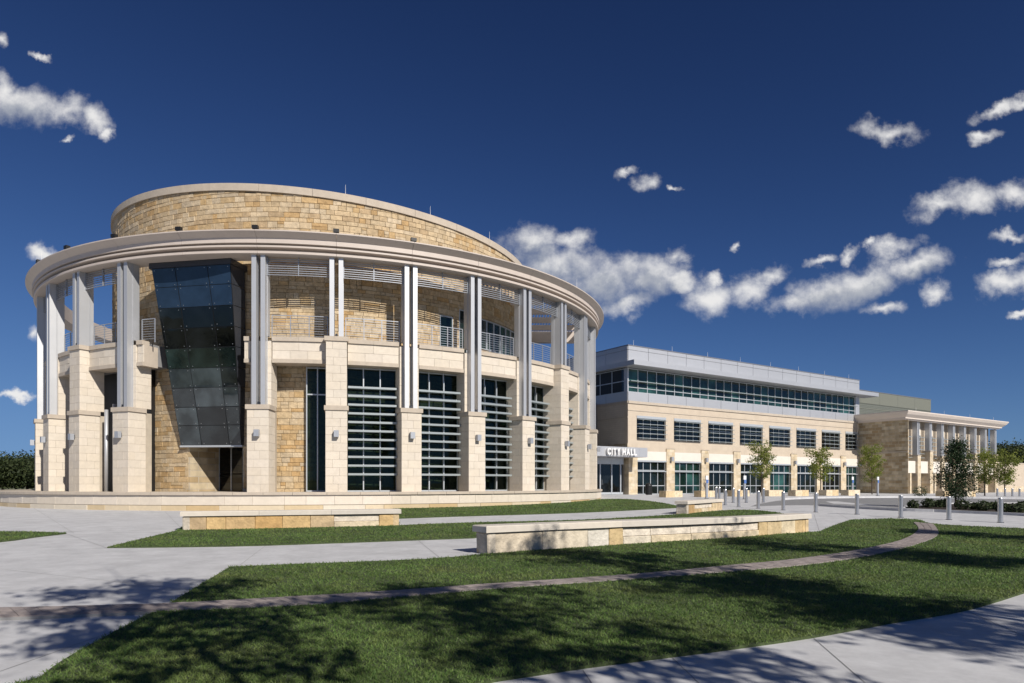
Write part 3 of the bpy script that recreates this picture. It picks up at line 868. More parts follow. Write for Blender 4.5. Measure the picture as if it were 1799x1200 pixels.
# balcony beams, copings, lips, railings, sun screens between the pilasters
HWD = math.degrees(0.58 / 20.5)
RB = 20.34
bays = [(k, k + 1) for k in (-5, -4, -3, 0, 1, 2, 3, 4, 5, 6)]
slab = MB().rev(C, [(15.0, zr(6.55)), (19.9, zr(6.55)), (19.9, zr(7.72)), (15.0, zr(7.72))], T0 + DT * 0 - 1, 40, 60)
slab.obj('balcony_slab', 'asphalt', rot)
MB().rev(C, [(18.2, zr(6.55)), (19.9, zr(6.55)), (19.9, zr(7.72)), (18.2, zr(7.72))], -235, T0 + DT * -2 + 2.4, 60).obj('balcony_slab', 'asphalt', rot)
def beam(a0, a1):
    p = thing('balcony_beam', (C.x + RB * math.cos(R((a0 + a1) / 2)), C.y + RB * math.sin(R((a0 + a1) / 2)), ZB0), parent=rot)
    MB().rev(C, [(RB - 1.0, ZB0 + 0.01), (RB - 0.06, ZB0 + 0.01), (RB - 0.06, ZB1 - 0.002), (RB - 1.0, ZB1 - 0.002)], a0, a1, 8).obj('beam_core', 'coping', p)
    MB().rev(C, [(RB - 0.1, ZB0), (RB + 0.06, ZB0), (RB + 0.06, ZB0 + 0.2), (RB - 0.1, ZB0 + 0.2)], a0, a1, 8).obj('lip_course', 'coping', p)
    am = (a0 + a1) / 2
    MB().rev(C, [(RB - 0.42, ZB1), (RB + 0.09, ZB1), (RB + 0.09, zr(7.80)), (RB - 0.42, zr(7.80))], a0, am - 0.01, 5).obj('coping_stone', 'coping', p)
    MB().rev(C, [(RB - 0.42, ZB1), (RB + 0.09, ZB1), (RB + 0.09, zr(7.80)), (RB - 0.42, zr(7.80))], am + 0.01, a1, 5).obj('coping_stone', 'coping', p)
    zz = [ZB0 + 0.205, ZB0 + 0.66, ZB1]
    for c in range(2):
        n_ = 3 if c == 0 else 2
        st = (a1 - a0) / (n_ if c else n_)
        for i in range(n_):
            b0 = a0 + st * i; b1 = a0 + st * (i + 1)
            n, t = frame(C, (b0 + b1) / 2); hw = R(b1 - b0) / 2 * RB - 0.004
            limeP.add(block((C.x + n.x * RB, C.y + n.y * RB), t, n, -hw, hw, zz[c] + 0.004, zz[c + 1] - 0.004, -0.1, 0.0, 0.006, 0.001), lime(), p)
def railing(a0, a1):
    p = thing('railing', (C.x + 20.05 * math.cos(R((a0 + a1) / 2)), C.y + 20.05 * math.sin(R((a0 + a1) / 2)), zr(7.8)), parent=rot)
    for i in range(9):
        zz = zr(7.93 + 0.135 * i); w = 0.009 if i < 8 else 0.02
        MB().rev(C, [(20.04 - w, zz - w), (20.04 + w, zz - w), (20.04 + w, zz + w), (20.04 - w, zz + w)], a0, a1, 6).obj('rail', 'rail', p)
    np_ = max(2, round((a1 - a0) / 2.6) + 1)
    for i in range(np_):
        n, t = frame(C, a0 + (a1 - a0) * (i + 0.02) / (np_ - 0.96))
        MB().box((C.x + n.x * 20.04, C.y + n.y * 20.04), t, n, -0.02, 0.02, -0.025, 0.025, zr(7.72), zr(9.0)).obj('post', 'rail', p)
def sun_screen(a0, a1):
    p = thing('sun_screen', (C.x + 20.45 * math.cos(R((a0 + a1) / 2)), C.y + 20.45 * math.sin(R((a0 + a1) / 2)), zr(11.0)), parent=rot)
    for i in range(8):
        zz = zr(11.06 + 0.118 * i)
        MB().rev(C, [(20.39, zz - 0.016), (20.45, zz - 0.016), (20.45, zz + 0.016), (20.39, zz + 0.016)], a0, a1, 6).obj('slat', 'rail', p)
    for q in (0.0, 0.5, 1.0):
        n, t = frame(C, a0 + (a1 - a0) * q)
        MB().box((C.x + n.x * 20.42, C.y + n.y * 20.42), t, n, -0.02, 0.02, -0.055, 0.055, zr(11.03), zr(12.01)).obj('hanger', 'rail', p)
for (k, k2) in bays:
    a0 = T0 + DT * k + HWD; a1 = T0 + DT * k2 - HWD
    beam(a0, a1)
    railing(a0 - HWD * 0.2, a1 + HWD * 0.2)
    sun_screen(T0 + DT * k + 1.05, T0 + DT * k2 - 1.05)
beam(T0 - 2 * DT + HWD, T0 - 2 * DT + HWD + 1.15)
beam(T0 - HWD - 0.9, T0 - HWD)
railing(T0 - 2 * DT + HWD, T0 - 2 * DT + 4.2)
limeP.build()

# cornice ring: pieces with open joints over the columns
PROF = [(19.75, zr(13.0)), (21.42, zr(13.09)), (21.42, zr(13.03)), (21.06, zr(12.78)), (21.06, zr(12.53)), (20.80, zr(12.53)), (20.80, zr(12.43)),
        (21.02, zr(12.42)), (21.02, zr(12.33)), (20.62, zr(12.31)), (20.62, zr(12.16)), (20.98, zr(12.14)), (20.98, zr(12.02)), (20.92, zr(12.0)), (19.75, zr(12.0))]
k = -11
while T0 + DT * k < 6:
    a0 = T0 + DT * k; a1 = min(a0 + DT, 8.0)
    MB().rev(C, PROF, a0 + 0.02, a1 - 0.02, 10).obj('cornice_segment', 'cornice', rot)
    k += 1
for k in (-4, -3, -2, -1, 0, 1, 2):
    n, t = frame(C, T0 + DT * k)
    o = (C.x + n.x * 21.3, C.y + n.y * 21.3)
    fl = thing('floodlight', (o[0], o[1], zr(13.06)), parent=rot)
    MB().box(o, t, n, -0.15, 0.15, -0.14, 0.08, zr(13.16), zr(13.34)).obj('floodlight_head', 'black', fl)
    MB().box(o, t, n, -0.06, 0.06, -0.08, 0.04, zr(13.05), zr(13.16)).obj('floodlight_foot', 'black', fl)
for th in (-146, -131, -30, -8):
    n, t = frame(C, th)
    MB().cyl(C.x + n.x * 21.2, C.y + n.y * 21.2, zr(13.07), zr(13.75), 0.014, 0.007, 5).obj('lightning_rod', 'white', rot)

# pergola on the right between ring and drum, with the end beam of the ring
pg = thing('pergola', (1.5, 52, zr(12.0)), parent=rot)
MB().box((0, 0), (1, 0), (0, 1), 1.35, 5.7, 56.6, 57.2, zr(11.75), zr(12.65)).obj('end_beam', 'cornice', pg)
for (y, x0, x1) in ((46.6, -1.2, 2.1), (49.2, 0.4, 3.6), (51.8, 0.9, 4.6), (54.3, 1.2, 5.2)):
    MB().box((0, 0), (1, 0), (0, 1), x0, x1, y - 0.07, y + 0.07, zr(12.2), zr(12.62)).obj('beam', 'cornice', pg)
for i in range(34):
    x = -2.2 + i * 0.22
    ys = CD.y - math.sqrt(max(RD ** 2 - (x - CD.x) ** 2, 0)) if x - CD.x < RD else 50.0
    y1 = C.y - math.sqrt(max(19.8 ** 2 - (x - C.x) ** 2, 0))
    if x > 0.9: a_, b_ = y1, 56.5
    else: a_, b_ = y1, max(ys, y1 + 0.3)
    MB().box((0, 0), (1, 0), (0, 1), x - 0.025, x + 0.025, a_, b_, zr(12.64), zr(12.84)).obj('slat', 'steel', pg)

# ground floor windows of the rotunda
def tall_window(th, w, z0, z1, louv=True, cols=3, rg=19.45):
    n, t = frame(C, th)
    o = (C.x + n.x * rg, C.y + n.y * rg)
    p = thing('tall_window', (o[0], o[1], z0), parent=rot)
    hw = w / 2
    rows = [z0 + 0.06, z0 + 1.0, z0 + 2.4, z0 + 3.9, z0 + 5.35, z1 - 0.06]
    xs = [-hw + 2 * hw * i / cols for i in range(cols + 1)]
    for i in range(cols):
        for r in range(5):
            q = rnd.uniform(-0.004, 0.004)
            P = lambda u, d, z: (o[0] + t[0] * u + n[0] * d, o[1] + t[1] * u + n[1] * d, z)
            MB().add([P(xs[i] + 0.02, q, rows[r]), P(xs[i + 1] - 0.02, q * 0.3, rows[r]), P(xs[i + 1] - 0.02, -q, rows[r + 1]), P(xs[i] + 0.02, 0, rows[r + 1])], [(0, 1, 2, 3)]).obj('pane', 'glass', p)
    fr = MB()
    for x in xs: fr.box(o, t, n, x - 0.03, x + 0.03, -0.06, 0.07, z0, z1)
    for r in (rows[0] - 0.03, rows[4], rows[5]):
        for i in range(cols): fr.box(o, t, n, xs[i] + 0.031, xs[i + 1] - 0.031, -0.05, 0.06, r - 0.035, r + 0.035)
    fr.obj('frame', 'frame', p)
    if louv:
        zz = z0 + 0.95
        while zz < z1 - 0.9:
            MB().box(o, t, n, -hw + 0.05, hw - 0.05, 0.14, 0.56, zz - 0.055, zz + 0.055).obj('louver', 'louver', p)
            zz += 0.475
        for x in xs[1:-1]:
            MB().box(o, t, n, x - 0.03, x + 0.03, 0.075, 0.135, z0 + 0.1, z1 - 0.5).obj('louver_bracket', 'frame', p)
WW = 2 * 19.45 * math.tan(R(DT / 2)) - 1.0
for k in (1, 2, 3, 4, 5, 6):
    tall_window(T0 + DT * (k + 0.5), WW, zfl + 0.02, ZB0 + 0.02, louv=k > 0)
tall_window(T0 + DT * 0.5 + 2.35, 1.15, zfl + 0.02, ZB0 + 0.02, louv=False, cols=2, rg=19.1)
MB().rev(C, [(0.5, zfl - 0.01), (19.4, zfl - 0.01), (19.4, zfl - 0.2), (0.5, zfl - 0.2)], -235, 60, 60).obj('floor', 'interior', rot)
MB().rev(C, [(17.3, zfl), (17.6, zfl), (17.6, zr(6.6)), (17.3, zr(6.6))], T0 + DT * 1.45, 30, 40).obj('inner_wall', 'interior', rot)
MB().rev(C, [(18.3, zfl), (18.6, zfl), (18.6, zr(6.6)), (18.3, zr(6.6))], -160, T0 + DT * -2 - 1.2, 30).obj('inner_wall', 'black', rot)  # black colour stands in for the shade deep in this recess
# two white pipes in the opening left of the glass oriel
for dx in (0.0, 0.34):
    n, t = frame(C, T0 + DT * -2.62)
    MB().cyl(C.x + n.x * (19.95 - dx) + t.x * dx * 0.6, C.y + n.y * (19.95 - dx) + t.y * dx * 0.6, zfl, zr(4.2 + dx), 0.10, None, 14).obj('pipe', 'steel', rot, smooth=True)

# slanted glass oriel
ori = thing('glass_oriel', (-17, 37, NZ), parent=rot)
def at(px, py, y): return Vector(((px - CXP) / FPX * y, y, zr((HOR - py) / FPX * y)))
TLp = Vector((-19.63, 37.20, zr(11.70))); TRp = Vector((-14.98, 36.33, zr(11.70)))
BLp = Vector((-18.57, 38.30, zr(2.15))); BRp = Vector((-14.88, 37.55, zr(2.13)))
rows_t = [0, 0.105, 0.22, 0.335, 0.447, 0.56, 0.67, 0.78, 0.885, 1.0]
def opt(u, v): return TLp.lerp(TRp, u).lerp(BLp.lerp(BRp, u), v)
on = (TRp - TLp).cross(BLp - TLp).normalized()
if on.y > 0: on = -on
def colu(i, v): return [0.0, 0.30 + 0.05 * v, 0.71 + 0.10 * v, 1.0][i]
def quad_slab(q, n, d, name, m, parent):
    v = [tuple(p) for p in q] + [tuple(p - n * d) for p in q]
    return MB().add(v, [(0, 1, 2, 3), (7, 6, 5, 4), (0, 4, 5, 1), (1, 5, 6, 2), (2, 6, 7, 3), (3, 7, 4, 0)]).obj(name, m, parent)
for r in range(9):
    for c in range(3):
        v0, v1 = rows_t[r], rows_t[r + 1]
        q = [opt(colu(c, v0), v0), opt(colu(c + 1, v0), v0), opt(colu(c + 1, v1), v1), opt(colu(c, v1), v1)]
        cen = sum(q, Vector()) / 4
        q = [p + (cen - p).normalized() * 0.03 for p in q]
        tilt = rnd.uniform(-0.006, 0.006)
        quad_slab([p + on * (0.03 + tilt * (1 if j < 2 else -1)) for j, p in enumerate(q)], on, 0.02, 'pane', 'glass_blue' if r < 2 else ('glass_black' if r < 4 else ('glass_teal' if r == 4 else 'glass_oriel')), ori)  # lower rows: grey and teal tones painted in for reflections and slab edges
        for j in range(4):
            s = q[j] + (cen - q[j]).normalized() * 0.17 + on * 0.045
            b = MB(); a_ = on.orthogonal().normalized(); b_ = on.cross(a_)
            ring = [s + (a_ * math.cos(x * math.pi / 3) + b_ * math.sin(x * math.pi / 3)) * 0.024 for x in range(6)]
            b.add([tuple(p) for p in ring] + [tuple(p - on * 0.03) for p in ring], [tuple(range(6))] + [(i, (i + 1) % 6, 6 + (i + 1) % 6, 6 + i) for i in range(6)])
            b.obj('glass_fitting', 'fitting', ori)
quad_slab([opt(0, 0), opt(1, 0), opt(1, 1), opt(0, 1)], on, 0.05, 'oriel_backing', 'black', ori)
# its right-hand and left-hand sides, head and sill
rb_t = Vector((-14.66, 37.45, zr(11.70))); rb_b = Vector((-14.74, 37.95, zr(2.13)))
lb_t = Vector((-19.72, 39.1, zr(11.70))); lb_b = Vector((-18.50, 38.9, zr(2.15)))
def side(a, b, c, d, nm):
    n = (b - a).cross(d - a).normalized()
    if n.dot(Vector((0, 37, 8)) * -1 + a) > 0: n = -n
    for i in range(9):
        v0, v1 = rows_t[i], rows_t[i + 1]
        q = [a.lerp(d, v0), b.lerp(c, v0), b.lerp(c, v1), a.lerp(d, v1)]
        cen = sum(q, Vector()) / 4
        quad_slab([p + (cen - p) * 0.03 for p in q], n, 0.02, 'pane', nm, ori)
side(TRp, rb_t, rb_b, BRp, 'dark_metal')
side(TLp, lb_t, lb_b, BLp, 'glass_black')
hd = MB()
hv = [TLp + Vector((-0.12, -0.08, 0)), TRp + Vector((0.05, -0.10, 0)), rb_t + Vector((0.06, 0.3, 0)), lb_t + Vector((-0.18, 0, 0))]
hd.add([tuple(p + Vector((0, 0, 0.0))) for p in hv] + [tuple(p + Vector((0, 0, 0.295))) for p in hv], [(3, 2, 1, 0), (4, 5, 6, 7), (0, 1, 5, 4), (1, 2, 6, 5), (2, 3, 7, 6), (3, 0, 4, 7)]).obj('oriel_head', 'dark_metal', ori)
sl = MB(); sv = [BLp + Vector((-0.05, -0.06, 0)), BRp + Vector((0.05, -0.06, 0)), rb_b + Vector((0.05, 0.1, 0)), lb_b + Vector((-0.02, 0.1, 0))]
sl.add([tuple(p + Vector((0, 0, -0.10))) for p in sv] + [tuple(p) for p in sv], [(3, 2, 1, 0), (4, 5, 6, 7), (0, 1, 5, 4), (1, 2, 6, 5), (2, 3, 7, 6), (3, 0, 4, 7)]).obj('oriel_sill', 'frame', ori)
# recess below the oriel
nic = thing('entrance_recess', (-17, 38.5, zfl), parent=rot)
pa = ang_px(333)[1]; pb = ang_px(427)[1]
bl_ = pa + Vector((0.75, 2.2)); br_ = pb + Vector((-0.1, 2.2))
def wall2(p, q, z0, z1, name, m, th=0.05):
    d = (q - p).normalized(); n = Vector((d.y, -d.x))
    return MB().box(p, d, n, 0, (q - p).length, -th, 0, z0, z1).obj(name, m, nic)
wall2(pa, bl_, zfl, NZ, 'recess_jamb', 'wing_stone', 0.3)
wall2(br_, pb, zfl, NZ, 'recess_jamb', 'wing_stone', 0.3)
L_ = (br_ - bl_).length; dd = (br_ - bl_).normalized(); nn = Vector((dd.y, -dd.x))
for i in range(3):
    for (z0, z1) in ((zfl + 0.05, zfl + 1.0), (zfl + 1.06, zfl + 2.55)):
        MB().box(bl_, dd, nn, L_ * i / 3 + 0.03, L_ * (i + 1) / 3 - 0.03, 0, 0.02, z0, z1).obj('pane', 'glass_black', nic)
fr = MB()
for i in range(4): fr.box(bl_, dd, nn, L_ * i / 3 - 0.03, L_ * i / 3 + 0.03, -0.03, 0.06, zfl, NZ)
fr.obj('frame', 'frame', nic)
MB().add([(pa.x, pa.y, NZ), (pb.x, pb.y, NZ), (br_.x, br_.y, NZ), (bl_.x, bl_.y, NZ)], [(0, 3, 2, 1)]).obj('recess_ceiling', 'dark_metal', nic)
# ------------------------------------------------------------------ office block
OC = Vector((10.8, 63.6))
def fo(u=0, d=0): return OC + FD * u + FN * d
zg = lambda u, d=0: gz(fo(u, d).x, fo(u, d).y)
off = thing('office_building', (OC.x, OC.y, 0.7), 'long three storey limestone office block with silver metal top floor', 'building')
UE = 39.2
# stone storeys: piers, spandrels and heads leave the window openings free
wins = [(1.12 + 5.0 * i, 1.12 + 5.0 * i + (3.87 if i < 7 else 2.7)) for i in range(8)]
ZW2 = (zr(4.22), zr(6.43)); ZW1 = (zr(-1.0), zr(2.09)); ZM0 = zr(7.76)
w_ = MB()
ed = [0.0] + [x for w in wins for x in w] + [UE]
for i in range(0, len(ed), 2):
    if ed[i + 1] - ed[i] > 0.02: w_.box(OC, FD, FN, ed[i], ed[i + 1], -0.5, 0.0, zr(3.1), ZM0)
for (a, b) in wins:
    w_.box(OC, FD, FN, a, b, -0.5, 0.0, zr(3.1), ZW2[0]); w_.box(OC, FD, FN, a, b, -0.5, 0.0, ZW2[1], ZM0)
w_.obj('upper_wall', 'office_stone', off)
for i in range(0, len(ed), 2):
    a, b = ed[i], ed[i + 1]
    if b - a > 0.02:
        MB().box(OC, FD, FN, a, b, -0.5, 0.12, zr(-1.8), zr(3.4)).obj('stone_pier', 'pier_stone', off)
        MB().box(OC, FD, FN, a - 0.0, b + 0.0, 0.121, 0.16, zr(3.4), zr(3.46)).obj('pier_cap', 'coping', off)
        if i > 0:
            m_ = (a + b) / 2
            lp = thing('wall_lamp', (fo(m_, .2).x, fo(m_, .2).y, zr(2.2)), parent=off)
            MB().box(OC, FD, FN, m_ - 0.05, m_ + 0.05, 0.121, 0.18, zr(2.3), zr(2.6)).obj('back_plate', 'dark_metal', lp)
            MB().box(OC, FD, FN, m_ - 0.13, m_ + 0.13, 0.18, 0.42, zr(2.2), zr(2.62)).obj('lamp_housing', 'lamp_grey', lp)
for (a, b) in wins:
    MB().box(OC, FD, FN, a, b, -0.45, 0.06, zr(2.24), zr(3.09)).obj('white_band', 'white_stone', off)
    MB().box(OC, FD, FN, a, b, -0.45, 0.10, zr(2.09), zr(2.235)).obj('lintel', 'frame', off)
MB().box(OC, FD, FN, 0, UE, 0.002, 0.10, zr(7.52), ZM0 - 0.002).obj('string_course', 'coping', off)
MB().box(OC, FD, FN, 0, UE, 0.0, 0.045, zr(6.85), zr(6.93)).obj('string_course', 'coping', off)
MB().box(OC, FD, FN, 0.0, UE, -18, -0.52, zr(-1.8), ZM0).obj('office_body', 'office_side', off)
MB().box(OC, FD, FN, 0.0, UE, -17.9, -0.9, ZM0, zr(10.9)).obj('top_floor_body', 'black', off)
def grid_window(parent, org, td, nd, a, b, z0, z1, cols, rows, m, frame_m='frame', rec=-0.18, fw=0.05, name='window'):
    p = thing(name, ((org + td * ((a + b) / 2))[0], (org + td * ((a + b) / 2))[1], z0), parent=parent)
    xs = [a + (b - a) * i / cols for i in range(cols + 1)]
    zs = [z0 + (z1 - z0) * r for r in rows]
    for i in range(cols):
        for r in range(len(zs) - 1):
            q = rnd.uniform(-0.006, 0.006)
            v0 = MB(); e = fw * 0.5
            P = lambda u, d, z: (org[0] + td[0] * u + nd[0] * d, org[1] + td[1] * u + nd[1] * d, z)
            q2 = rnd.uniform(-0.006, 0.006)
            v0.add([P(xs[i] + e, rec + q, zs[r] + e), P(xs[i + 1] - e, rec + q2, zs[r] + e), P(xs[i + 1] - e, rec - q, zs[r + 1] - e), P(xs[i] + e, rec - q2, zs[r + 1] - e)], [(0, 1, 2, 3)])
            v0.obj('pane', m, p)
    fr = MB()
    for x in xs: fr.box(org, td, nd, x - fw / 2, x + fw / 2, rec - 0.05, rec + 0.06, z0, z1)
    for zz in zs:
        for i in range(cols): fr.box(org, td, nd, xs[i] + fw / 2 + 0.001, xs[i + 1] - fw / 2 - 0.001, rec - 0.05, rec + 0.055, zz - fw / 2, zz + fw / 2)
    fr.obj('frame', frame_m, p)
    return p
for i, (a, b) in enumerate(wins):
    nc = 4 if i < 7 else 3
    p = grid_window(off, OC, FD, FN, a, b, ZW2[0], ZW2[1] - 0.26, nc, (0, 0.28, 0.62, 1), 'glass_dark')
    MB().box(OC, FD, FN, a, b, -0.3, 0.05, ZW2[1] - 0.24, ZW2[1]).obj('window_head', 'frame', p)
    for r in range(5):
        zz = ZW2[0] + 0.10 + (ZW2[1] - ZW2[0] - 0.45) * r / 4
        MB().box(OC, FD, FN, a + 0.03, b - 0.03, 0.02, 0.30, zz - 0.025, zz + 0.025).obj('louver', 'louver', p)
    p = grid_window(off, OC, FD, FN, a, b, zg(a) + 0.02, ZW1[1], nc, (0, 0.26, 0.74, 1), 'glass_green' if i % 3 == 1 else 'glass_dark', fw=0.07)
    MB().box(OC, FD, FN, a - 0.02, b + 0.02, 0.0, 0.10, zr(1.15), zr(1.23)).obj('transom_bar', 'frame', p)
# metal top floor
NP = 30
for i in range(NP):
    a, b = UE * i / NP, UE * (i + 1) / NP
    if i % 2 == 0:
        MB().box(OC, FD, FN, a + 0.018, UE * (i + 2) / NP - 0.018, -0.4, 0.03, ZM0 + 0.005, zr(8.60)).obj('metal_panel', 'metal_panel', off)
        MB().box(OC, FD, FN, a + 0.018, UE * (i + 2) / NP - 0.018, -0.4, 0.04, zr(11.34), zr(12.50)).obj('metal_panel', 'metal_panel', off)
        MB().box(OC, FD, FN, a + 0.018, UE * (i + 2) / NP - 0.018, -0.4, 0.045, zr(12.53), zr(12.90)).obj('metal_panel', 'metal_panel', off)
grid_window(off, OC, FD, FN, 0.12, UE - 0.9, zr(8.62), zr(10.78), 31, (0, 0.2, 0.47, 1), 'glass_green', rec=-0.12, fw=0.07, name='ribbon_window')
MB().box(OC, FD, FN, 0.1, UE - 0.9, 0.05, 0.35, zr(9.57), zr(9.63)).obj('light_shelf', 'louver', off)
MB().box(OC, FD, FN, UE - 0.85, UE, -0.4, 0.035, zr(8.605), zr(10.85)).obj('metal_panel', 'metal_panel', off)
MB().box(OC, FD, FN, -0.6, UE + 1.9, -0.5, 1.45, zr(10.88), zr(11.33)).obj('visor', 'metal_panel', off)
MB().box(OC, FD, FN, -0.6, -0.0, -18, -0.51, zr(10.88), zr(11.33)).obj('visor', 'metal_panel', off)
MB().box(OC, FD, FN, 0, UE, -18.0, -0.41, zr(10.9), zr(12.86)).obj('parapet_body', 'metal_edge', off)
MB().box(OC, FD, FN, -0.06, UE + 0.06, -18, 0.08, zr(12.9), zr(12.98)).obj('parapet_cap', 'metal_edge', off)
# end wall of the top floor
EN, ET = -FD, FN                                  # outward normal and run direction of the end wall
for i in range(6):
    a, b = -0.02 - i * 3.0, -0.02 - (i + 1) * 3.0
    MB().box(OC, ET, EN, b + 0.018, a - 0.018, 0.0, 0.03, ZM0 + 0.005, zr(8.60)).obj('metal_panel', 'metal_panel', off)
    MB().box(OC, ET, EN, b + 0.018, a - 0.018, 0.0, 0.04, zr(11.34), zr(12.50)).obj('metal_panel', 'metal_panel', off)
    MB().box(OC, ET, EN, b + 0.018, a - 0.018, 0.0, 0.045, zr(12.53), zr(12.89)).obj('metal_panel', 'metal_panel', off)
grid_window(off, OC, ET, EN, -17.6, -0.45, zr(8.62), zr(10.78), 10, (0, 0.47, 1), 'glass_black', rec=-0.02, fw=0.08, name='ribbon_window')
MB().box(OC, ET, EN, -0.40, -0.02, -0.1, 0.03, zr(8.605), zr(10.85)).obj('metal_panel', 'metal_panel', off)
MB().box(OC, ET, EN, -18, 0.0, 0.002, 0.06, zr(7.52), ZM0).obj('string_course', 'coping', off)
MB().box(OC, ET, EN, -18, 0.0, 0.002, 0.05, zr(6.2), zr(6.26)).obj('string_course', 'coping', off)
MB().box(OC, ET, EN, -18, 0.0, 0.002, 0.05, zr(2.9), zr(3.75)).obj('stone_course', 'wing_stone', off)
for i in range(8):
    p = fo(1 + i * 5.2, -0.3)
    MB().cyl(p.x, p.y, zr(12.97), zr(13.55), 0.016, 0.008, 5).obj('lightning_rod', 'white', off)

# entrance: canopy with raised letters, doors, glass link
ent = thing('entrance_canopy', (fo(-2, 1).x, fo(-2, 1).y, zg(-2, 1)), 'silver entrance canopy with raised white letters above the glass doors', 'canopy')
CD_ = 2.0
ua, ub = -6.4, 0.53
for (a, b) in ((ua, -5.05), (-5.04, -0.45), (-0.44, ub)):
    MB().box(OC, FD, FN, a, b, 0.17, CD_, zr(2.42), zr(3.27)).obj('canopy_panel', 'metal_panel', ent)
MB().box(OC, FD, FN, ua, -0.02, -2.0, 0.165, zr(2.42), zr(3.2)).obj('canopy_roof', 'metal_edge', ent)
def letter(ch, u, size, width):
    cu = bpy.data.curves.new('letter', 'FONT'); cu.body = ch; cu.size = size; cu.extrude = 0.09; cu.offset = 0.026
    ob = bpy.data.objects.new('tmp', cu); COL.objects.link(ob)
    dg = bpy.context.evaluated_depsgraph_get()
    me = bpy.data.meshes.new_from_object(ob.evaluated_get(dg))
    bpy.data.objects.remove(ob); bpy.data.curves.remove(cu)
    me.materials.clear(); me.materials.append(M['white'])
    n = len(me.vertices); co = np.zeros(n * 3); me.vertices.foreach_get('co', co); co = co.reshape(-1, 3)
    w0, w1 = co[:, 0].min(), co[:, 0].max(); h0, h1 = co[:, 1].min(), co[:, 1].max()
    x = (co[:, 0] - w0) / (w1 - w0) * width; zz = (co[:, 1] - h0) / (h1 - h0) * size; d = co[:, 2] + 0.16
    W_ = np.stack([OC.x + FD.x * (u + x) + FN.x * (CD_ + d), OC.y + FD.y * (u + x) + FN.y * (CD_ + d), zr(2.53) + zz], 1)
    c = W_.mean(0)
    me.vertices.foreach_set('co', (W_ - c).ravel()); me.update()
    link('letter', me, Vector(c), ent)
u = -4.51
for ch, wd, gap in (('C', 0.42, 0.10), ('I', 0.12, 0.10), ('T', 0.40, 0.06), ('Y', 0.44, 0.26), ('H', 0.42, 0.10), ('A', 0.48, 0.10), ('L', 0.34, 0.09), ('L', 0.34, 0)):
    letter(ch, u, 0.60, wd * 0.92); u += (wd + gap) * 0.92
door = thing('entrance_door', (fo(-2, -0.3).x, fo(-2, -0.3).y, zg(-2)), 'glazed silver entrance doors under the canopy beside the rotunda', 'door')
zd = zg(-2) + 0.02
xs = [-6.6, -5.5, -4.35, -3.15, -1.75, -0.65, -0.28]
for i in range(len(xs) - 1):
    MB().box(OC, FD, FN, xs[i] + 0.09, xs[i + 1] - 0.09, -0.36, -0.34, zd + 0.22, zr(1.78)).obj('pane', 'glass_black', door)
    MB().box(OC, FD, FN, xs[i] + 0.06, xs[i + 1] - 0.06, -0.38, -0.29, zd, zd + 0.2).obj('bottom_rail', 'frame', door)
    MB().box(OC, FD, FN, xs[i] - 0.06, xs[i] + 0.055, -0.40, -0.26, zd, zr(2.41)).obj('frame_post', 'frame', door)
MB().box(OC, FD, FN, xs[0], xs[-1], -0.39, -0.27, zr(1.8), zr(2.41)).obj('head_panel', 'frame', door)
for u_ in (-1.9, -3.0):
    MB().box(OC, FD, FN, u_ - 0.02, u_ + 0.02, -0.28, -0.20, zd + 0.9, zd + 1.35).obj('handle', 'fitting', door)
lk = thing('glass_link', (6, 66, 0.7), 'narrow green glass link between rotunda and office block', 'building')
MB().box((0, 0), (1, 0), (0, 1), -2, 8.2, 67.2, 78, zr(-1.8), zr(7.9)).obj('link_body', 'black', lk)
for i in range(5):
    for (z0, z1) in ((zr(2.6), zr(4.0)), (zr(4.06), zr(6.35)), (zr(6.4), zr(7.85))):
        MB().box((0, 0), (1, 0), (0, 1), 8.2 - (i + 1) * 1.6 + 0.05, 8.2 - i * 1.6 - 0.05, 67.13, 67.16, z0, z1).obj('pane', 'glass_green', lk)
for i in range(6):
    MB().box((0, 0), (1, 0), (0, 1), 8.2 - i * 1.6 - 0.06, 8.2 - i * 1.6 + 0.06, 67.08, 67.19, zr(-1.2), zr(7.9)).obj('mullion', 'frame', lk)

# ------------------------------------------------------------------ stone wing at the right
WC = Vector((46.3, 80.8))
wing = thing('stone_wing', (WC.x, WC.y, 0.5), 'rough stone wing with sloping white cornice and slim paired columns at the right', 'building')
wz0 = gz(WC.x, WC.y) - 0.3
WL = 25.0
MB().box(WC, FD, FN, 0.0, WL, -14.0, -0.9, wz0, zr(8.0)).obj('wing_wall', 'office_stone', wing)
MB().box(WC, -FN, -FD, -0.6, 13.9, 0.0, 0.06, wz0, zr(7.55)).obj('side_wall', 'wing_stone', wing)
MB().box(WC, -FN, -FD, -0.6, 13.9, 0.06, 0.12, zr(3.72), zr(3.86)).obj('string_course', 'coping', wing)
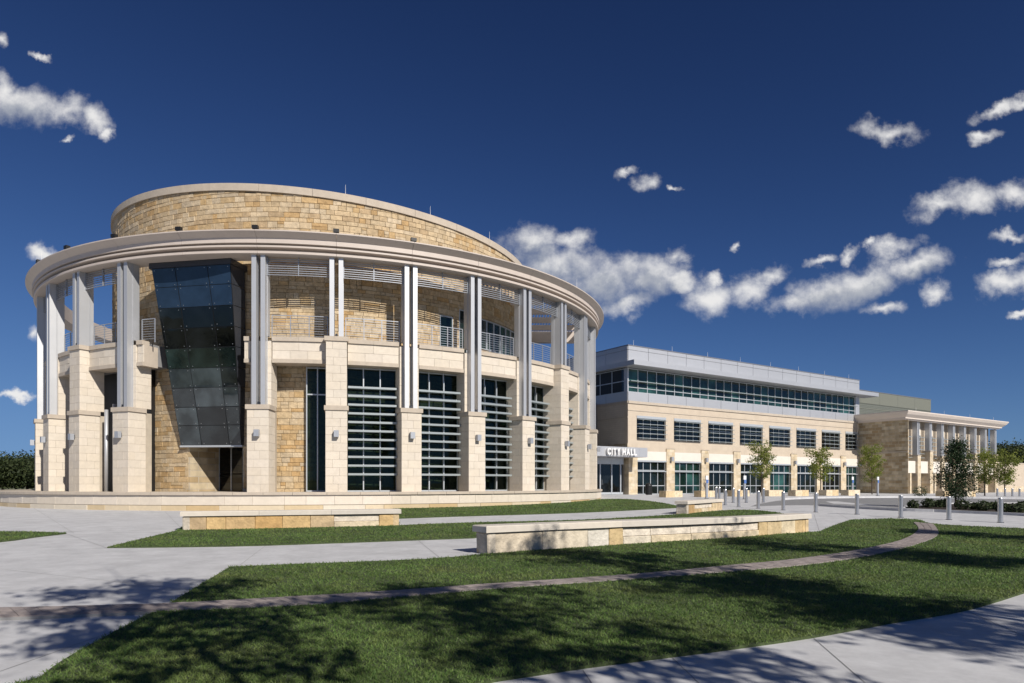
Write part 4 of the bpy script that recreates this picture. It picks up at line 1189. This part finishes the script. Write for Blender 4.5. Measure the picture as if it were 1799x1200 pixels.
# cornice: flared profile along front and left side
def flare(o, t, n, L0, L1, name):
    pr = [(0.1, 7.55), (0.35, 7.55), (0.35, 7.68), (0.55, 7.70), (0.55, 7.82), (0.95, 8.15), (1.15, 8.45), (1.15, 8.56), (0.1, 8.56)]
    v = []; f = []; k = len(pr)
    for s, ext in ((L0, -1), (L1, 1)):
        for (d, zz) in pr:
            e = s + (d * ext if name == 'front' or ext == (-1 if L0 < 0.01 else 1) else 0)
            v.append((o[0] + t[0] * e + n[0] * d, o[1] + t[1] * e + n[1] * d, zr(zz)))
    for j in range(k): f.append((j, (j + 1) % k, k + (j + 1) % k, k + j))
    f += [tuple(range(k))[::-1], tuple(range(k, 2 * k))]
    MB().add(v, f).obj('cornice', 'wing_cornice', wing)
flare(WC, FD, FN, 0.0, WL, 'front')
v = []; pr = [(0.1, 7.54), (0.35, 7.54), (0.35, 7.67), (0.55, 7.69), (0.55, 7.81), (0.95, 8.14), (1.15, 8.44), (1.15, 8.555), (0.1, 8.555)]
f = []; kk = len(pr)
for s in (0, 1):
    for (d, zz) in pr:
        e = -d if s == 0 else 13.9
        p = WC - FN * e - FD * d
        v.append((p.x, p.y, zr(zz)))
for j in range(kk): f.append((j, (j + 1) % kk, kk + (j + 1) % kk, kk + j))
f += [tuple(range(kk))[::-1], tuple(range(kk, 2 * kk))]
MB().add(v, f).obj('cornice', 'wing_cornice', wing)
MB().box(WC, FD, FN, 0.0, WL, -14, 0.1, zr(8.3), zr(8.5)).obj('roof', 'metal_edge', wing)
for i in range(9):
    uu = 0.45 + i * 3.05
    low = i % 2 == 0
    MB().box(WC, FD, FN, uu - 0.35, uu + 0.42, -0.9, 0.15, wz0, zr(3.95 if low else 3.4)).obj('stone_pier', 'pier_stone', wing)
    MB().box(WC, FD, FN, uu - 0.38, uu + 0.45, -0.9, 0.20, zr(3.96 if low else 3.41), zr(4.1 if low else 3.5)).obj('pier_cap', 'coping', wing)
    for s in (-0.14, 0.18):
        MB().box(WC, FD, FN, uu + s - 0.10, uu + s + 0.10, -0.55, 0.05, zr(4.1 if low else 2.9), zr(7.54)).obj('steel_column', 'steel', wing)
    if i < 8:
        MB().box(WC, FD, FN, uu + 0.9, uu + 2.3, -0.9, -0.80, zr(6.0), zr(7.5)).obj('white_panel', 'white_stone', wing)
        p = grid_window(wing, WC, FD, FN, uu + 0.9, uu + 2.3, zr(2.9), zr(6.0), 2, (0, 0.25, 0.5, 0.75, 1), 'glass_dark', rec=-0.84, fw=0.08)
        for r in range(6):
            zz = zr(3.2 + r * 0.5)
            MB().box(WC, FD, FN, uu + 0.7, uu + 2.45, -0.75, -0.35, zz - 0.03, zz + 0.03).obj('louver', 'louver', p)
        MB().box(WC, FD, FN, uu + 0.46, uu + 2.66, -0.85, -0.1, zr(1.3), zr(2.75)).obj('white_band', 'white_stone', wing)
        if i == 0 or i == 2:
            MB().box(WC, FD, FN, uu + 1.35, uu + 1.75, -0.7, -0.1, wz0, zr(1.29)).obj('stone_post', 'pier_stone', wing)
for i in range(4):
    p = WC + FD * (2 + 7 * i) + FN * 0.5
    MB().cyl(p.x, p.y, zr(8.55), zr(9.1), 0.018, 0.009, 5).obj('lightning_rod', 'white', wing)

# olive metal block behind office and wing
BO = fo(UE + 0.3, -5.6)
blk = thing('plant_room_block', (BO.x, BO.y, 0.6), 'olive ribbed metal block rising behind the stone wing', 'building')
MB().box(BO, FD, FN, 0, 30, -16, 0, zr(8.55), zr(11.35)).obj('ribbed_wall', 'corrugated', blk)
for i in range(6):
    MB().box(BO, FD, FN, 30 * i / 6 + 0.015, 30 * (i + 1) / 6 - 0.015, -16, 0.06, zr(11.36), zr(13.1)).obj('metal_panel', 'olive_panel', blk)
MB().box(BO, FD, FN, -0.05, 30.05, -16, 0.10, zr(13.11), zr(13.2)).obj('parapet_cap', 'metal_edge', blk)
MB().box(BO, FD, FN, 0, 30, 0.01, 0.05, zr(10.6), zr(10.72)).obj('trim_band', 'olive_panel', blk)

# screen wall at the far right
SW = WC + FD * (WL + 0.8) + FN * (-1.5)
sw = thing('screen_wall', (SW.x, SW.y, 0.5), 'plain pale limestone screen wall at the far right end', 'wall')
MB().box(SW, FD, FN, 0, 17, -0.4, 0.0, 0.0, zr(3.0)).obj('wall_body', 'office_stone', sw)
MB().box(SW, FD, FN, -0.05, 17.05, -0.45, 0.06, zr(3.0), zr(3.14)).obj('wall_cap', 'coping', sw)
MB().box(SW, FD, FN, 0, 17, 0.002, 0.04, 0.0, zr(-0.4)).obj('wall_base', 'pier_stone', sw)

# ------------------------------------------------------------------ seat walls
def seat_wall(label, pts, h, segs, thick=0.5, cap=0.15, stones=None):
    """pts: plan points of the foot of the front face; segs: list of (share, kind) from left to right"""
    path = smooth_path(pts, 10)
    L = [0]
    for i in range(1, len(path)): L.append(L[-1] + (path[i] - path[i - 1]).length)
    def atL(s):
        i = min(max(int(np.searchsorted(L, s)) - 1, 0), len(path) - 2)
        return path[i].lerp(path[i + 1], (s - L[i]) / max(L[i + 1] - L[i], 1e-6))
    c = atL(L[-1] / 2)
    root = thing('seat_wall', (c.x, c.y, gz(c.x, c.y)), label, 'seat wall')
    tot = L[-1]
    pcs = Pieces('wall_stone', 'rough_stone', root)
    def local(s0, s1):
        p, q = atL(s0), atL(s1); d = (q - p).normalized(); n = Vector((d.y, -d.x)); return p, d, n, (q - p).length
    zb = lambda p: gz(p.x, p.y) - 0.06
    zt = gz(c.x, c.y) + h
    s = 0.0
    P_ = MB()
    n_seg = 8
    for i in range(n_seg):
        p, d, n, l = local(tot * i / n_seg, tot * (i + 1) / n_seg)
        P_.box(p, d, n, 0.0 + (0.06 if i == 0 else 0), l - (0.06 if i == n_seg - 1 else 0), -thick + 0.07, -0.12, zb(p), zt - cap - 0.004)
    P_.obj('wall_core', 'mortar', root)
    for share, kind in segs:
        s1 = s + share * tot
        x = s
        while x < s1 - 0.05:
            w = {'flush': rnd.uniform(0.55, 0.95), 'recess': rnd.uniform(0.8, 1.6)}[kind]
            if kind == 'flush' and stones: w, scol = stones.pop(0)
            if s1 - (x + w) < 0.35: w = s1 - x
            p, d, n, l = local(x, x + w)
            if kind == 'flush':
                col = ochre() if rnd.random() < 0.6 else rnd.choice([(0.56, 0.39, 0.19), (0.58, 0.46, 0.29), (0.52, 0.33, 0.14)])
                if stones is not None: col = scol
                pcs.add(block(p, d, n, 0.004, l - 0.004, zb(p), zt - cap - 0.012, -0.2, rnd.uniform(-0.012, 0.0), 0.014, 0.006), col, root)
            else:
                zm = zb(p) + (zt - zb(p) - cap) * 0.52
                pcs.add(block(p, d, n, 0.004, l - 0.004, zm + 0.004, zt - cap - 0.04, -0.2, -0.05, 0.008, 0.002), rnd.choice(LIME), root)
                pcs.add(block(p, d, n, 0.004, l - 0.004, zb(p), zm - 0.004, -0.2, -0.012, 0.016, 0.008), rnd.choice(GOLD), root)
            x += w
        s = s1
    # ends and back
    for e in (0, 1):
        p, d, n, l = local(0, 0.3) if e == 0 else local(tot - 0.3, tot)
        if e == 0:
            for j in range(1): pcs.add(block((p.x, p.y), -n, -d, 0.0, thick, zb(p), zt - cap - 0.012, -0.2, 0.0, 0.02, 0.012), (0.52, 0.46, 0.38), root)
        else:
            q = p + d * l
            pcs.add(block((q.x, q.y), n, d, -thick, 0.0, zb(p), zt - cap - 0.012, -0.2, 0.0, 0.02, 0.012), (0.55, 0.42, 0.25), root)
    for i in range(8):
        p, d, n, l = local(tot * i / 8, tot * (i + 1) / 8)
        o = p - n * thick
        pcs.add(block((o.x, o.y), -d, -n, -l + 0.005, -0.005, zb(p), zt - cap - 0.012, -0.1, 0.0, 0.015, 0.005), ochre(), root)
    pcs.build()
    ns = max(2, int(tot / 1.9))
    for i in range(ns):
        mb = MB()
        p, d, n, l = local(tot * i / ns, tot * (i + 1) / ns)
        e0 = 0.07 if i == 0 else -0.003; e1 = 0.07 if i == ns - 1 else -0.003
        z0, z1 = zt - cap, zt
        v = []
        for (aa, bb) in ((-e0, -thick - 0.05), (l + e1, -thick - 0.05), (l + e1, 0.055), (-e0, 0.055)):
            q = p + d * aa + n * bb; v.append((q.x, q.y))
        bev = 0.02
        cx_ = sum(q[0] for q in v) / 4; cy_ = sum(q[1] for q in v) / 4
        vv = [(x, y, z0) for x, y in v] + [(x, y, z1 - bev) for x, y in v]
        for (aa, bb) in ((-e0 + (bev if i == 0 else 0), -thick - 0.05 + bev), (l + e1 - (bev if i == ns - 1 else 0), -thick - 0.05 + bev), (l + e1 - (bev if i == ns - 1 else 0), 0.055 - bev), (-e0 + (bev if i == 0 else 0), 0.055 - bev)):
            q = p + d * aa + n * bb; vv.append((q.x, q.y, z1))
        f = [(0, 1, 2, 3), (11, 10, 9, 8)]
        for j in range(4):
            k2 = (j + 1) % 4
            f += [(j, 4 + j, 4 + k2, k2), (4 + j, 8 + j, 8 + k2, 4 + k2)]
        mb.add(vv, f, rnd.choice([(0.60, 0.55, 0.48), (0.63, 0.57, 0.49), (0.57, 0.525, 0.465)])).obj('cap_stone', 'limestone', root)
    return root
seat_wall('long low stone seat wall crossing the lawn nearest the camera', [gp(857, 975), gp(1067, 959.5), gp(1302, 945.5), gp(1421, 934)], 0.60, [(0.34, 'flush'), (0.42, 'recess'), (0.24, 'flush')],
          stones=[(1.5, (0.56, 0.48, 0.37)), (1.35, (0.58, 0.51, 0.40)), (0.65, (0.60, 0.56, 0.49)), (0.44, (0.53, 0.40, 0.22)), (0.42, (0.53, 0.40, 0.22)), (0.75, (0.54, 0.42, 0.25)), (0.8, (0.58, 0.49, 0.34)), (0.44, (0.50, 0.37, 0.2)), (0.55, (0.52, 0.38, 0.2))] + [(0.5, (0.53, 0.42, 0.27))] * 6)
seat_wall('stone seat wall with orange blocks at left in front of the terrace', [gp(321, 933), gp(510, 929), gp(701, 924.5)], 0.60, [(0.68, 'flush'), (0.22, 'recess'), (0.10, 'flush')])
seat_wall('short stone seat wall between the lawns near the bollards', [gp(1207, 904), gp(1240, 899.5), gp(1269, 895.5)], 0.58, [(0.2, 'flush'), (0.5, 'recess'), (0.3, 'flush')])

# ------------------------------------------------------------------ bench blocks, bollards, signs, bin
ORD = ['first', 'second', 'third', 'fourth', 'fifth', 'sixth', 'seventh', 'eighth', 'ninth', 'tenth', 'eleventh', 'twelfth']
def bench_block(px, py, w, label):
    p = gp(px, py)
    r = thing('bench_block', (p.x, p.y, gz(p.x, p.y)), label, 'stone bench', 'stone bench blocks along the buildings')
    z = gz(p.x, p.y)
    for i in range(2):
        c = rnd.choice([(0.66, 0.55, 0.38), (0.62, 0.48, 0.29), (0.68, 0.60, 0.46)])
        for (o, t, n, L) in ((p, FD, FN, w), (p - FD * 0 - FN * 0, None, None, 0)):
            if t is None: continue
            v, f = block(o, t, n, w * i / 2 + 0.004, w * (i + 1) / 2 - 0.004, z - 0.05, z + 0.50, -0.75, 0.0, 0.015, 0.006)
            MB().add(v, f).obj('bench_stone', 'rough_stone', r, color=c)
    MB().box(p, FD, FN, 0.006, w - 0.006, -0.74, -0.02, z, z + 0.515).obj('bench_top', 'coping', r)
for i, (px, py) in enumerate([(1170, 874), (1232, 873.5), (1291, 872.5), (1351, 872), (1398, 871.8), (1452, 871), (1491, 870.8)]):
    bench_block(px, py, 1.9, '%s pale stone bench block from the left along the office front' % ORD[i])
for i, (px, py) in enumerate([(1660, 873.5), (1700, 874)]):
    bench_block(px, py, 1.5, '%s stone bench block in front of the stone wing' % ('left' if i == 0 else 'right'))

def bollard(px, py, label, group, r=0.085, h=0.92):
    p = gp(px, py); z = gz(p.x, p.y)
    o = thing('bollard', (p.x, p.y, z), label, 'bollard', group)
    MB().cyl(p.x, p.y, z - 0.02, z + h - 0.03, r, None, 20, False).obj('bollard_post', 'bollard', o, smooth=True)
    MB().cyl(p.x, p.y, z + h - 0.028, z + h, r * 1.02, r * 0.9, 20).obj('bollard_cap', 'bollard', o)
    MB().cyl(p.x, p.y, z - 0.01, z + 0.02, r * 1.35, r * 1.3, 20).obj('base_ring', 'dark_metal', o)
for i, (px, py) in enumerate([(1757.5, 918.3), (1667, 913.3), (1582.5, 909.3), (1505.5, 903.8), (1433, 900), (1376, 896.3), (1332, 893.3), (1297.5, 890), (1274, 887.3)]):
    bollard(px, py, 'steel bollard, %s from the right in the near row beside the road' % ORD[i], 'bollards beside the road')
for i, (px, py) in enumerate([(1258, 879), (1263.5, 879.5), (1288, 883), (1311, 883.2), (1341, 882.6)]):
    bollard(px, py, 'steel bollard, %s from the left in the far row before the office' % ORD[i], 'bollards beside the road')
for i, (px, py) in enumerate([(1752, 872), (1765.5, 872), (1778.5, 872), (1791, 872)]):
    bollard(px, py, 'slim bollard, %s from the left before the far screen wall' % ORD[i], 'bollards before the screen wall', h=0.75)

for i, (px, py) in enumerate([(1241.5, 876), (1308, 877), (1497.5, 870.5), (1542, 871)]):
    p = gp(px, py); z = gz(p.x, p.y)
    o = thing('parking_sign', (p.x, p.y, z), 'grey parking sign post with white and blue plates, %s from the left' % ORD[i], 'sign', 'parking sign posts before the office')
    MB().box(p, FD, FN, -0.10, 0.10, -0.05, 0.05, z, z + 1.15).obj('post', 'lamp_grey', o)
    MB().box(p, FD, FN, -0.12, 0.12, 0.051, 0.075, z + 1.16, z + 1.42).obj('blue_plate', 'blue', o)
    MB().box(p, FD, FN, -0.14, 0.14, -0.02, 0.05, z + 1.43, z + 1.72).obj('white_plate', 'white', o)
    MB().cyl(p.x, p.y, z, z + 0.03, 0.18, 0.16, 12).obj('base_plate', 'dark_metal', o)

def revolve(prof, x, y, n=16):
    v = []; f = []
    for (r, z) in prof:
        for j in range(n): v.append((x + r * math.cos(2 * math.pi * j / n), y + r * math.sin(2 * math.pi * j / n), z))
    for i in range(len(prof) - 1):
        for j in range(n): f.append((i * n + j, i * n + (j + 1) % n, (i + 1) * n + (j + 1) % n, (i + 1) * n + j))
    return MB().add(v, f)
pb_ = gp(1139.5, 869.5); zb_ = gz(pb_.x, pb_.y)
bn = thing('litter_bin', (pb_.x, pb_.y, zb_), 'black slatted litter bin with domed lid beside the entrance', 'litter bin')
for j in range(18):
    a = 2 * math.pi * j / 18; n = Vector((math.cos(a), math.sin(a))); t = Vector((-n.y, n.x))
    MB().box(pb_, t, n, -0.035, 0.035, 0.27, 0.30, zb_ + 0.06, zb_ + 0.78).obj('slat', 'black', bn)
revolve([(0.0, zb_ + 0.02), (0.25, zb_ + 0.02), (0.26, zb_ + 0.80)], pb_.x, pb_.y).obj('liner', 'black', bn, smooth=True)
revolve([(0.31, zb_ + 0.79), (0.32, zb_ + 0.86), (0.24, zb_ + 0.98), (0.12, zb_ + 1.06), (0.0, zb_ + 1.08)], pb_.x, pb_.y).obj('lid', 'black', bn, smooth=True)
for j in range(3):
    a = 2 * math.pi * j / 3; MB().cyl(pb_.x + 0.26 * math.cos(a), pb_.y + 0.26 * math.sin(a), zb_, zb_ + 0.07, 0.04, None, 8).obj('foot', 'black', bn)

# ------------------------------------------------------------------ trees and shrubs
def leaves_mesh(centres, size, up=0.3):
    """one small folded leaf per centre (numpy arrays)"""
    n = len(centres)
    yaw = nr.uniform(0, 2 * np.pi, n); tilt = nr.normal(0, 0.7, n)
    d = np.stack([np.cos(yaw) * np.cos(tilt), np.sin(yaw) * np.cos(tilt), np.sin(tilt)], 1)
    r = nr.normal(0, 1, (n, 3)); s = np.cross(d, r); s /= np.linalg.norm(s, axis=1)[:, None] + 1e-9
    L = (size * nr.uniform(0.7, 1.35, n))[:, None]
    v = np.empty((n, 4, 3))
    v[:, 0] = centres - d * L * 0.5
    v[:, 1] = centres + s * L * 0.30
    v[:, 2] = centres + d * L * 0.5
    v[:, 3] = centres - s * L * 0.30
    return v.reshape(-1, 3)

def quads_obj(name, V, m, parent, per=4):
    n = len(V) // per
    c = (V.min(0) + V.max(0)) / 2
    me = bpy.data.meshes.new(name)
    me.vertices.add(len(V)); me.vertices.foreach_set('co', (V - c).ravel())
    me.loops.add(n * per); me.loops.foreach_set('vertex_index', np.arange(n * per, dtype=np.int32))
    me.polygons.add(n); me.polygons.foreach_set('loop_start', np.arange(0, n * per, per, dtype=np.int32))
    me.materials.append(M[m]); me.update(calc_edges=True)
    return link(name, me, Vector(c), parent)

def tree(x, y, h, crown_r, base, nleaf, leafsize, m, label, group=None, shape='vase', nbr=26, trunk_r=0.06, name='young_tree', clump=0.28, cat='tree', dense=1.0):
    z = gz(x, y)
    t = thing(name, (x, y, z), label, cat, group)
    tk = MB()
    top = z + h * 0.9
    bendx, bendy = rnd.uniform(-0.15, 0.15), rnd.uniform(-0.15, 0.15)
    def axis(q): return Vector((x + bendx * q * q * h * 0.2, y + bendy * q * q * h * 0.2, z + (top - z) * q))
    tk.tube([axis(q) for q in (0, 0.15, 0.4, 0.7, 1.0)], [trunk_r * 1.15, trunk_r, trunk_r * 0.75, trunk_r * 0.4, trunk_r * 0.12], 8)
    cen = []
    for i in range(nbr):
        q = base + (1 - base) * (i + 0.5) / nbr * 0.97
        qn = (q - base) / (1 - base)
        if shape == 'vase': rr = crown_r * (0.45 + 1.1 * qn) * (1.25 - qn) ** 0.7 * 0.95
        elif shape == 'cone': rr = crown_r * (1 - qn) ** 0.75 * min(1, 0.55 + qn * 4) + 0.12
        else: rr = crown_r * math.sqrt(max(0.08, 1 - (2 * qn - 0.85) ** 2 * 0.85))
        rr *= rnd.uniform(0.5, 1.2)
        a = i * 2.399 + rnd.uniform(-0.5, 0.5)
        s = axis(q * 0.82 if shape != 'cone' else q)
        rise = {'vase': 0.9, 'cone': 0.05, 'round': 0.45}[shape]
        e = s + Vector((math.cos(a) * rr, math.sin(a) * rr, rr * rise * rnd.uniform(0.6, 1.2)))
        e.z = min(e.z, z + h)
        mid = s.lerp(e, 0.5) + Vector((0, 0, -0.04 * rr))
        br = trunk_r * 0.42 * (1 - 0.6 * qn)
        tk.tube([s, mid, e], [br, br * 0.6, br * 0.15], 5)
        for w in (0.4, 0.58, 0.75, 0.9, 1.0):
            p = s.lerp(e, w) + Vector((rnd.gauss(0, 1), rnd.gauss(0, 1), rnd.gauss(0, 0.7))) * clump * 0.6
            cen.append((p.x, p.y, p.z, clump * rnd.uniform(0.6, 1.3) * (0.6 + 0.6 * w)))
    tk.obj('trunk', 'bark', t, smooth=True)
    cen = np.array(cen)
    idx = nr.integers(0, len(cen), nleaf)
    pts = cen[idx, :3] + np.clip(nr.normal(0, 1, (nleaf, 3)), -1.7, 1.7) * cen[idx, 3:4] * np.array([1, 1, 0.75])
    pts = pts[pts[:, 2] > z + h * base * 0.62]
    quads_obj('crown', leaves_mesh(pts, leafsize), m, t)
    return t

for (px, D, h, cr, lab) in [(1338, 64.5, 5.9, 1.15, 'young light green tree, leftmost before the office front'), (1442, 68, 5.6, 1.15, 'young light green tree in the middle of the office front'),
                            (1532, 72, 6.2, 1.2, 'young light green tree against the shaded stone side wall'), (1730, 66, 5.2, 1.3, 'young sparse tree right of the dark oak'), (1765, 64, 4.3, 1.3, 'small sparse tree before the far screen wall')]:
    tree((px - CXP) / FPX * D, D, h, cr * 1.34, 0.28, 3300, 0.14, 'leaf_young', lab, 'young trees before the buildings', 'vase', 30, 0.055, clump=0.17)
pk = gp(1679, 893)
tree(pk.x, pk.y, 4.05, 1.0, 0.17, 9500, 0.082, 'leaf_oak', 'dark green bushy young oak standing in the planting bed', None, 'cone', 46, 0.05, name='oak_tree', clump=0.17)
def shrub(px, py, r, h, label, m='leaf_shrub', group='low dark shrubs in the planting bed'):
    p = gp(px, py); z = gz(p.x, p.y) + 0.05
    t = thing('shrub', (p.x, p.y, z), label, 'shrub', group)
    n = 520
    d = nr.normal(0, 1, (n, 3)); d /= np.linalg.norm(d, axis=1)[:, None]
    rad = nr.uniform(0.35, 1.0, n)[:, None] ** 0.5 * (1 + 0.25 * np.sin(d[:, :1] * 7 + px) * np.cos(d[:, 1:2] * 6))
    pts = np.array([p.x, p.y, z + h * 0.45]) + d * rad * np.array([r, r, h * 0.55])
    pts = pts[pts[:, 2] > z]
    quads_obj('foliage', leaves_mesh(pts, 0.10), m, t)
    st = MB()
    for j in range(5):
        a = rnd.uniform(0, 6.28); st.tube([(p.x, p.y, z - 0.03), (p.x + math.cos(a) * r * 0.5, p.y + math.sin(a) * r * 0.5, z + h * 0.6)], [0.015, 0.006], 4)
    st.obj('stem', 'bark', t)
for i, (px, py, r, h) in enumerate([(1603, 894.5, 0.27, 0.42), (1631, 893.5, 0.30, 0.50), (1648, 893, 0.25, 0.40), (1661, 893, 0.25, 0.45), (1690, 896.5, 0.38, 0.50), (1714, 897, 0.25, 0.35), (1728, 899, 0.33, 0.5), (1748, 897, 0.28, 0.42), (1763, 902, 0.32, 0.45), (1786, 904, 0.34, 0.48), (1797, 897, 0.3, 0.45)]):
    shrub(px, py, r, h, 'low dark shrub, %s from the left in the planting bed' % ORD[i])
shrub(1616, 873, 0.6, 0.9, 'shrub put in for an unidentified grey cluster beside the stone wing posts', group=None)  # shrub added in place of an unidentified grey cluster

# far woods left and right: single trees standing together
def far_tree(x, y, h, r, label, group):
    tree(x, y, h, r, 0.08, 5200, 0.42, 'leaf_far', label, group, 'round', 22, 0.18, name='far_tree', clump=0.9)
for i, (px, D, top) in enumerate([(-30, 118, 800), (5, 112, 806), (28, 125, 806), (48, 115, 801), (70, 120, 802), (92, 112, 806)]):
    h = (HOR - top) / FPX * D + EYE - gz(0, 60)
    far_tree((px - CXP) / FPX * D, D, h, 4.2, 'dark leafy tree beyond the terrace at far left, %s from the left' % ORD[i], 'trees beyond the terrace')
for i, (px, D, top) in enumerate([(1715, 140, 772), (1742, 132, 768), (1760, 145, 764), (1780, 128, 767), (1799, 138, 764), (1822, 130, 768), (1850, 140, 760)]):
    h = (HOR - top) / FPX * D + EYE - gz(40, 60)
    far_tree((px - CXP) / FPX * D, D, h, 4.8, 'dark tree behind the screen wall at far right, %s from the left' % ORD[i], 'trees behind the screen wall')
for i in range(12):  # unseen row added behind the camera only to show in reflections
    a = R(-80 + i * 14.5 + rnd.uniform(-3, 3)); D = rnd.uniform(70, 95)
    x, y = D * math.sin(a), -D * math.cos(a)
    far_tree(x, y, rnd.uniform(8, 12), 5.0, 'unseen leafy tree added behind the camera for reflections, %s of the row' % ORD[i], 'unseen trees added for reflections')

# street trees behind and beside the camera: they throw the dappled shade on the lawn
for i, (px, py, sh, cr) in enumerate([(255, 1062, 8.0, 1.7), (840, 1080, 8.0, 1.5), (1055, 985, 8.6, 1.3), (1385, 962, 8.4, 1.3), (1400, 1052, 8.2, 1.25), (1690, 1098, 7.4, 1.3), (1740, 944, 8.6, 1.5), (1720, 985, 8.3, 1.1)]):
    k_ = sh / math.tan(R(SUN_EL))
    p = gp(px, py) + Vector((S2.x * k_, S2.y * k_))
    tree(p.x, p.y, (sh - 0.6) / 0.576, cr * 1.12, 0.54, 3900, 0.16, 'leaf_street', 'tall street tree beside the camera shading the lawn, %s of the row' % ORD[i], 'street trees shading the lawn', 'round', 22, 0.065, name='street_tree', clump=0.24)

# ------------------------------------------------------------------ grass blades
def in_poly(P, poly):
    x, y = P[:, 0], P[:, 1]; r = np.zeros(len(P), bool); n = len(poly); j = n - 1
    for i in range(n):
        xi, yi, xj, yj = poly[i].x, poly[i].y, poly[j].x, poly[j].y
        c = ((yi > y) != (yj > y)) & (x < (xj - xi) * (y - yi) / (yj - yi + 1e-12) + xi)
        r ^= c; j = i
    return r
band_poly = bu + bl[::-1]
def grass(pl, lab):
    xs = [p.x for p in pl]; ys = [p.y for p in pl]
    out = []
    y0 = max(min(ys), 4.5); y1 = max(ys)
    edges = np.arange(y0, y1 + 1.5, 1.5)
    for a, b in zip(edges[:-1], edges[1:]):
        D = (a + b) / 2
        xa, xb = max(min(xs), -0.80 * b - 1), min(max(xs), 0.80 * b + 1)
        if xb <= xa: continue
        dens = 60000.0 / max(D, 5.5) ** 1.68
        n = int(dens * (xb - xa) * (b - a))
        P = np.stack([nr.uniform(xa, xb, n), nr.uniform(a, b, n)], 1)
        P = P[in_poly(P, pl) & ~in_poly(P, band_poly)]
        out.append(P)
    P = np.concatenate(out); n = len(P)
    P = P + nr.normal(0, 0.02, P.shape)           # ragged borders
    z = 0.0125 * P[:, 1] - 0.0065 * np.clip(P[:, 0] - 20, 0, 32) + 0.028
    D = P[:, 1]
    clump = 0.75 + 0.5 * np.sin(P[:, 0] * 3.1 + np.sin(P[:, 1] * 2.3) * 2) * np.sin(P[:, 1] * 3.7 + 1.3)
    w = (0.0026 + 0.00048 * D) * nr.uniform(0.7, 1.3, n)
    h = nr.uniform(0.016, 0.042, n) * (0.85 + 0.25 * clump)
    yaw = nr.uniform(0, 2 * np.pi, n)
    lean = nr.normal(0, 0.03, (n, 2))
    dx, dy = np.cos(yaw) * w, np.sin(yaw) * w
    V = np.empty((n, 3, 3))
    V[:, 0] = np.stack([P[:, 0] - dx, P[:, 1] - dy, z], 1)
    V[:, 1] = np.stack([P[:, 0] + dx, P[:, 1] + dy, z], 1)
    V[:, 2] = np.stack([P[:, 0] + lean[:, 0], P[:, 1] + lean[:, 1], z + h], 1)
    o = quads_obj('grass', V.reshape(-1, 3), 'grass', None, per=3)
    tag(o, lab, 'grass', kind='stuff')
for (nme, pl), lab in zip(LAWNS, ['short mown grass of the large front lawn', 'short mown grass of the strip behind the front seat wall', 'short mown grass of the strip before the terrace', 'short mown grass of the small lawn at far left']):
    grass(pl, lab)
